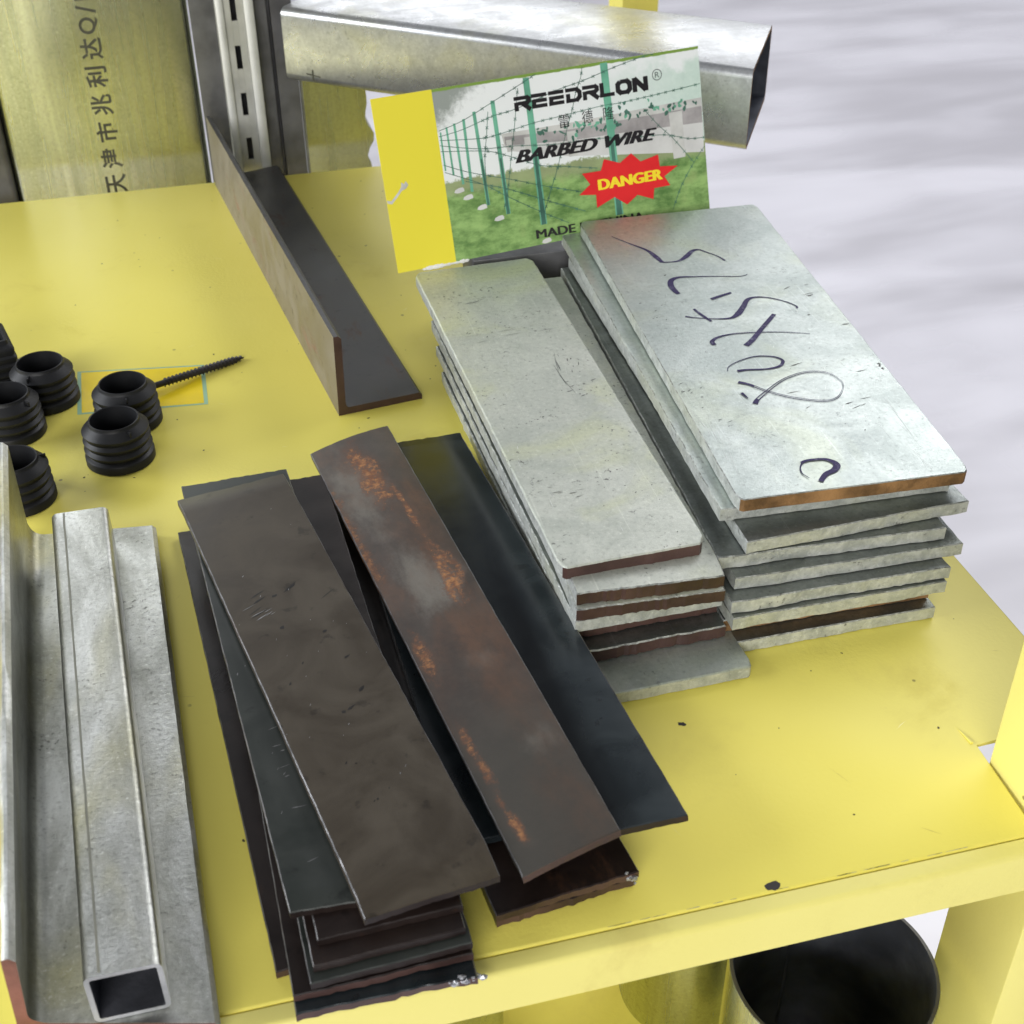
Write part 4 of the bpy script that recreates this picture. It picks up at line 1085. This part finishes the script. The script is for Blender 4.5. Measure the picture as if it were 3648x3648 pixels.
# slotted strut
bm = bmesh.new()
slots = [(-17.5, -5.0), (7.6, 20.2), (33.0, 45.6), (58.8, 71.4), (84.6, 97.2), (110, 123), (136, 149)]
box(bm, (28.6, 752.4, -700), (33.0, 754.6, 178), 0, 0.5)
box(bm, (33.05, 754.2, -700), (36.6, 755.6, 178))
box(bm, (39.7, 754.2, -700), (43.6, 755.6, 178))
zc = -700
for z0, z1 in slots + [(178, 179)]:
    box(bm, (36.65, 754.2, zc), (39.65, 755.6, z0))
    zc = z1
box(bm, (43.65, 752.2, -700), (49.0, 754.6, 178), 0, 0.5)
box(bm, (28.6, 754.8, -700), (30.2, 790, 178)); box(bm, (47.4, 754.8, -700), (49.0, 790, 178))
o = finish(bm, 'slotted_strut', STRUT, (38.8, 770, -700), smooth=30)
tag(o, 'pale slotted strut channel standing behind the table', 'strut', UG)
bm = bmesh.new()
box(bm, (30.4, 785, -699), (47.2, 787, 176))
finish(bm, 'strut_back', DARKU, (38.8, 786, -699), o, 30, (38.8, 770, -700))
bm = bmesh.new()                                    # dark channel with a groove
pr = [(49.6, 760), (56.0, 760), (56.0, 766), (58.0, 766), (58.0, 757), (69.6, 757), (69.6, 790), (49.6, 790)]
prism(bm, pr, lambda x, y: (x, y, -700), lambda x, y: (x, y, 182))
o = finish(bm, 'dark_channel', DARKU, (60, 775, -700), smooth=30)
tag(o, 'dark grey steel channel with a groove standing right of the slotted strut', 'channel', UG)
# olive looking tube with a flame cut right edge, its top carrying the big tube
bm = bmesh.new()
rn = random.Random(2)
edge = [(106.5 + rn.uniform(-1.5, 1.5) + 1.5 * math.sin(i * 1.3), -60 + i * (114.6 / 26)) for i in range(27)]
poly = [(72.6, -700), (111, -700), (110, -62)] + [(x * 1.024, z) for x, z in edge] + [(72.6, 54.6)]
prism(bm, poly, lambda x, z: (x, 770, z), lambda x, z: (x, 800, z), 0, 0)
o = finish(bm, 'cut_tube', GAL_U, (90, 770, -700), smooth=20)
tag(o, 'galvanized section with a ragged flame cut edge standing under the long tube', 'metal tube', UG)
bm = bmesh.new()
box(bm, (71.4, 769.2, -700), (72.5, 774, 54))
finish(bm, 'bright_edge', CUT, (70.5, 754, -700), o, 30, (90, 770, -700))

# ------------------------------------------------------------------ long 80 x 40 galvanized tube resting on the uprights
P0, P1, P2 = Vector((61.8, 739.1, 55)), Vector((259.8, 570.4, 55)), Vector((299.7, 639.8, 55))
dx = (P1 - P0); Lt = dx.length; dx.normalize()
dy = Vector((-dx.y, dx.x, 0))                       # to the back
wd, ht = 79.0, 38.5
bm = bmesh.new()
def sec(s_, inset, skew=0.0):
    pts = []
    rad = max(.5, 4.2 - inset)
    x0, x1, b, t_ = inset, wd - inset, inset, ht - inset
    for cx, cz, a0 in ((x1 - rad, b + rad, -90), (x1 - rad, t_ - rad, 0), (x0 + rad, t_ - rad, 90), (x0 + rad, b + rad, 180)):
        for i in range(5):
            an = R(a0 + 22.5 * i)
            u_, v_ = cx + rad * math.cos(an), cz + rad * math.sin(an)
            pts.append(P0 + dx * (s_ + skew * u_) + dy * u_ + Vector((0, 0, v_)))
    return pts
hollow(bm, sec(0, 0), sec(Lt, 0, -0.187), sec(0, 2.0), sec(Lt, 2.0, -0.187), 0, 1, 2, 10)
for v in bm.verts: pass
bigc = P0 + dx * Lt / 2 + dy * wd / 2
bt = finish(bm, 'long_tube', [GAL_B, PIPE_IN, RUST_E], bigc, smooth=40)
tag(bt, 'long bright rectangular tube lying behind the card with its open end to the right', 'metal tube')
flat_mesh('marker_cross', [([((P0 + dx * a_ + dy * -.06 + Vector((0, 0, b_))) - bigc) * S for a_, b_ in pp], 0) for pp in
   (((13, 5.0), (22, 4.2), (22, 4.9), (13, 5.8)), ((16.6, 2.2), (17.8, 2.2), (17.8, 8), (16.6, 8)))], STAMP, bt)
# hidden foot that carries the free end
bm = bmesh.new()
box(bm, (196, 640, 0), (214, 658, 54.8), 0, 1.5)
o = finish(bm, 'short_tube', GAL_T, (205, 649, 0), smooth=35)
tag(o, 'short galvanized tube standing on the table behind the card, propping the long tube', 'metal tube')

# yellow rack post far behind
bm = bmesh.new()
prism(bm, [(310, 905), (336, 905), (336, 908), (313, 908), (313, 935), (310, 935)], lambda x, y: (x, y, -700), lambda x, y: (x, y, 260))
o = finish(bm, 'rack_post', YEL, (320, 915, -700), smooth=30)
tag(o, 'yellow angle post of another rack behind the long tube', 'post')

# ------------------------------------------------------------------ things on the lower shelf
def pipe(c, r, t_, z0, z1, mats, seed=0):
    bm = bmesh.new()
    lathe(bm, [(r - t_, z0), (r, z0), (r, z1 - .4), (r - .3, z1)], (c[0], c[1], 0), 72, 0)
    lathe(bm, [(r - .3, z1), (r - t_ + .3, z1)], (c[0], c[1], 0), 72, 2)
    lathe(bm, [(r - t_ + .3, z1), (r - t_, z1 - .4), (r - t_, z0)], (c[0], c[1], 0), 72, 1)
    return bm
bm = pipe((161.3, 224.9 + 3.5), 33.0, 1.6, -199.9, -80, None)
bmesh.ops.remove_doubles(bm, verts=bm.verts[:], dist=0.001)
o = finish(bm, 'steel_pipe', [GAL_U, PIPE_IN, DARKU], (161.3, 228.4, -199.9), smooth=40)
tag(o, 'wide upright pipe with a black inside standing on the shelf under the table', 'pipe')
bm = bmesh.new()
box(bm, (163.5, 228.4 + 31.0, -198), (164.6, 228.4 + 31.6, -81), 0, .2)
finish(bm, 'weld_bead', PIPE_IN, (164, 259.6, -198), o, 30, (161.3, 228.4, -199.9))
bm = pipe((152.1, 313.1), 28.2, 1.5, -199.9, -40, None)
bmesh.ops.remove_doubles(bm, verts=bm.verts[:], dist=0.001)
o = finish(bm, 'steel_pipe', [GAL_U, INSIDE, CUT], (152.1, 313.1, -199.9), smooth=40)
tag(o, 'pale galvanized pipe standing on the lower shelf behind the black one', 'pipe')
o = upright_tube('square_tube', 28, 67.0, 283, 323, -60, GAL_U, 3)
for v in o.data.vertices:
    if v.co.z < .2: v.co.z = .5001
tag(o, 'galvanized square tube standing on the lower shelf below the front rail', 'metal tube')
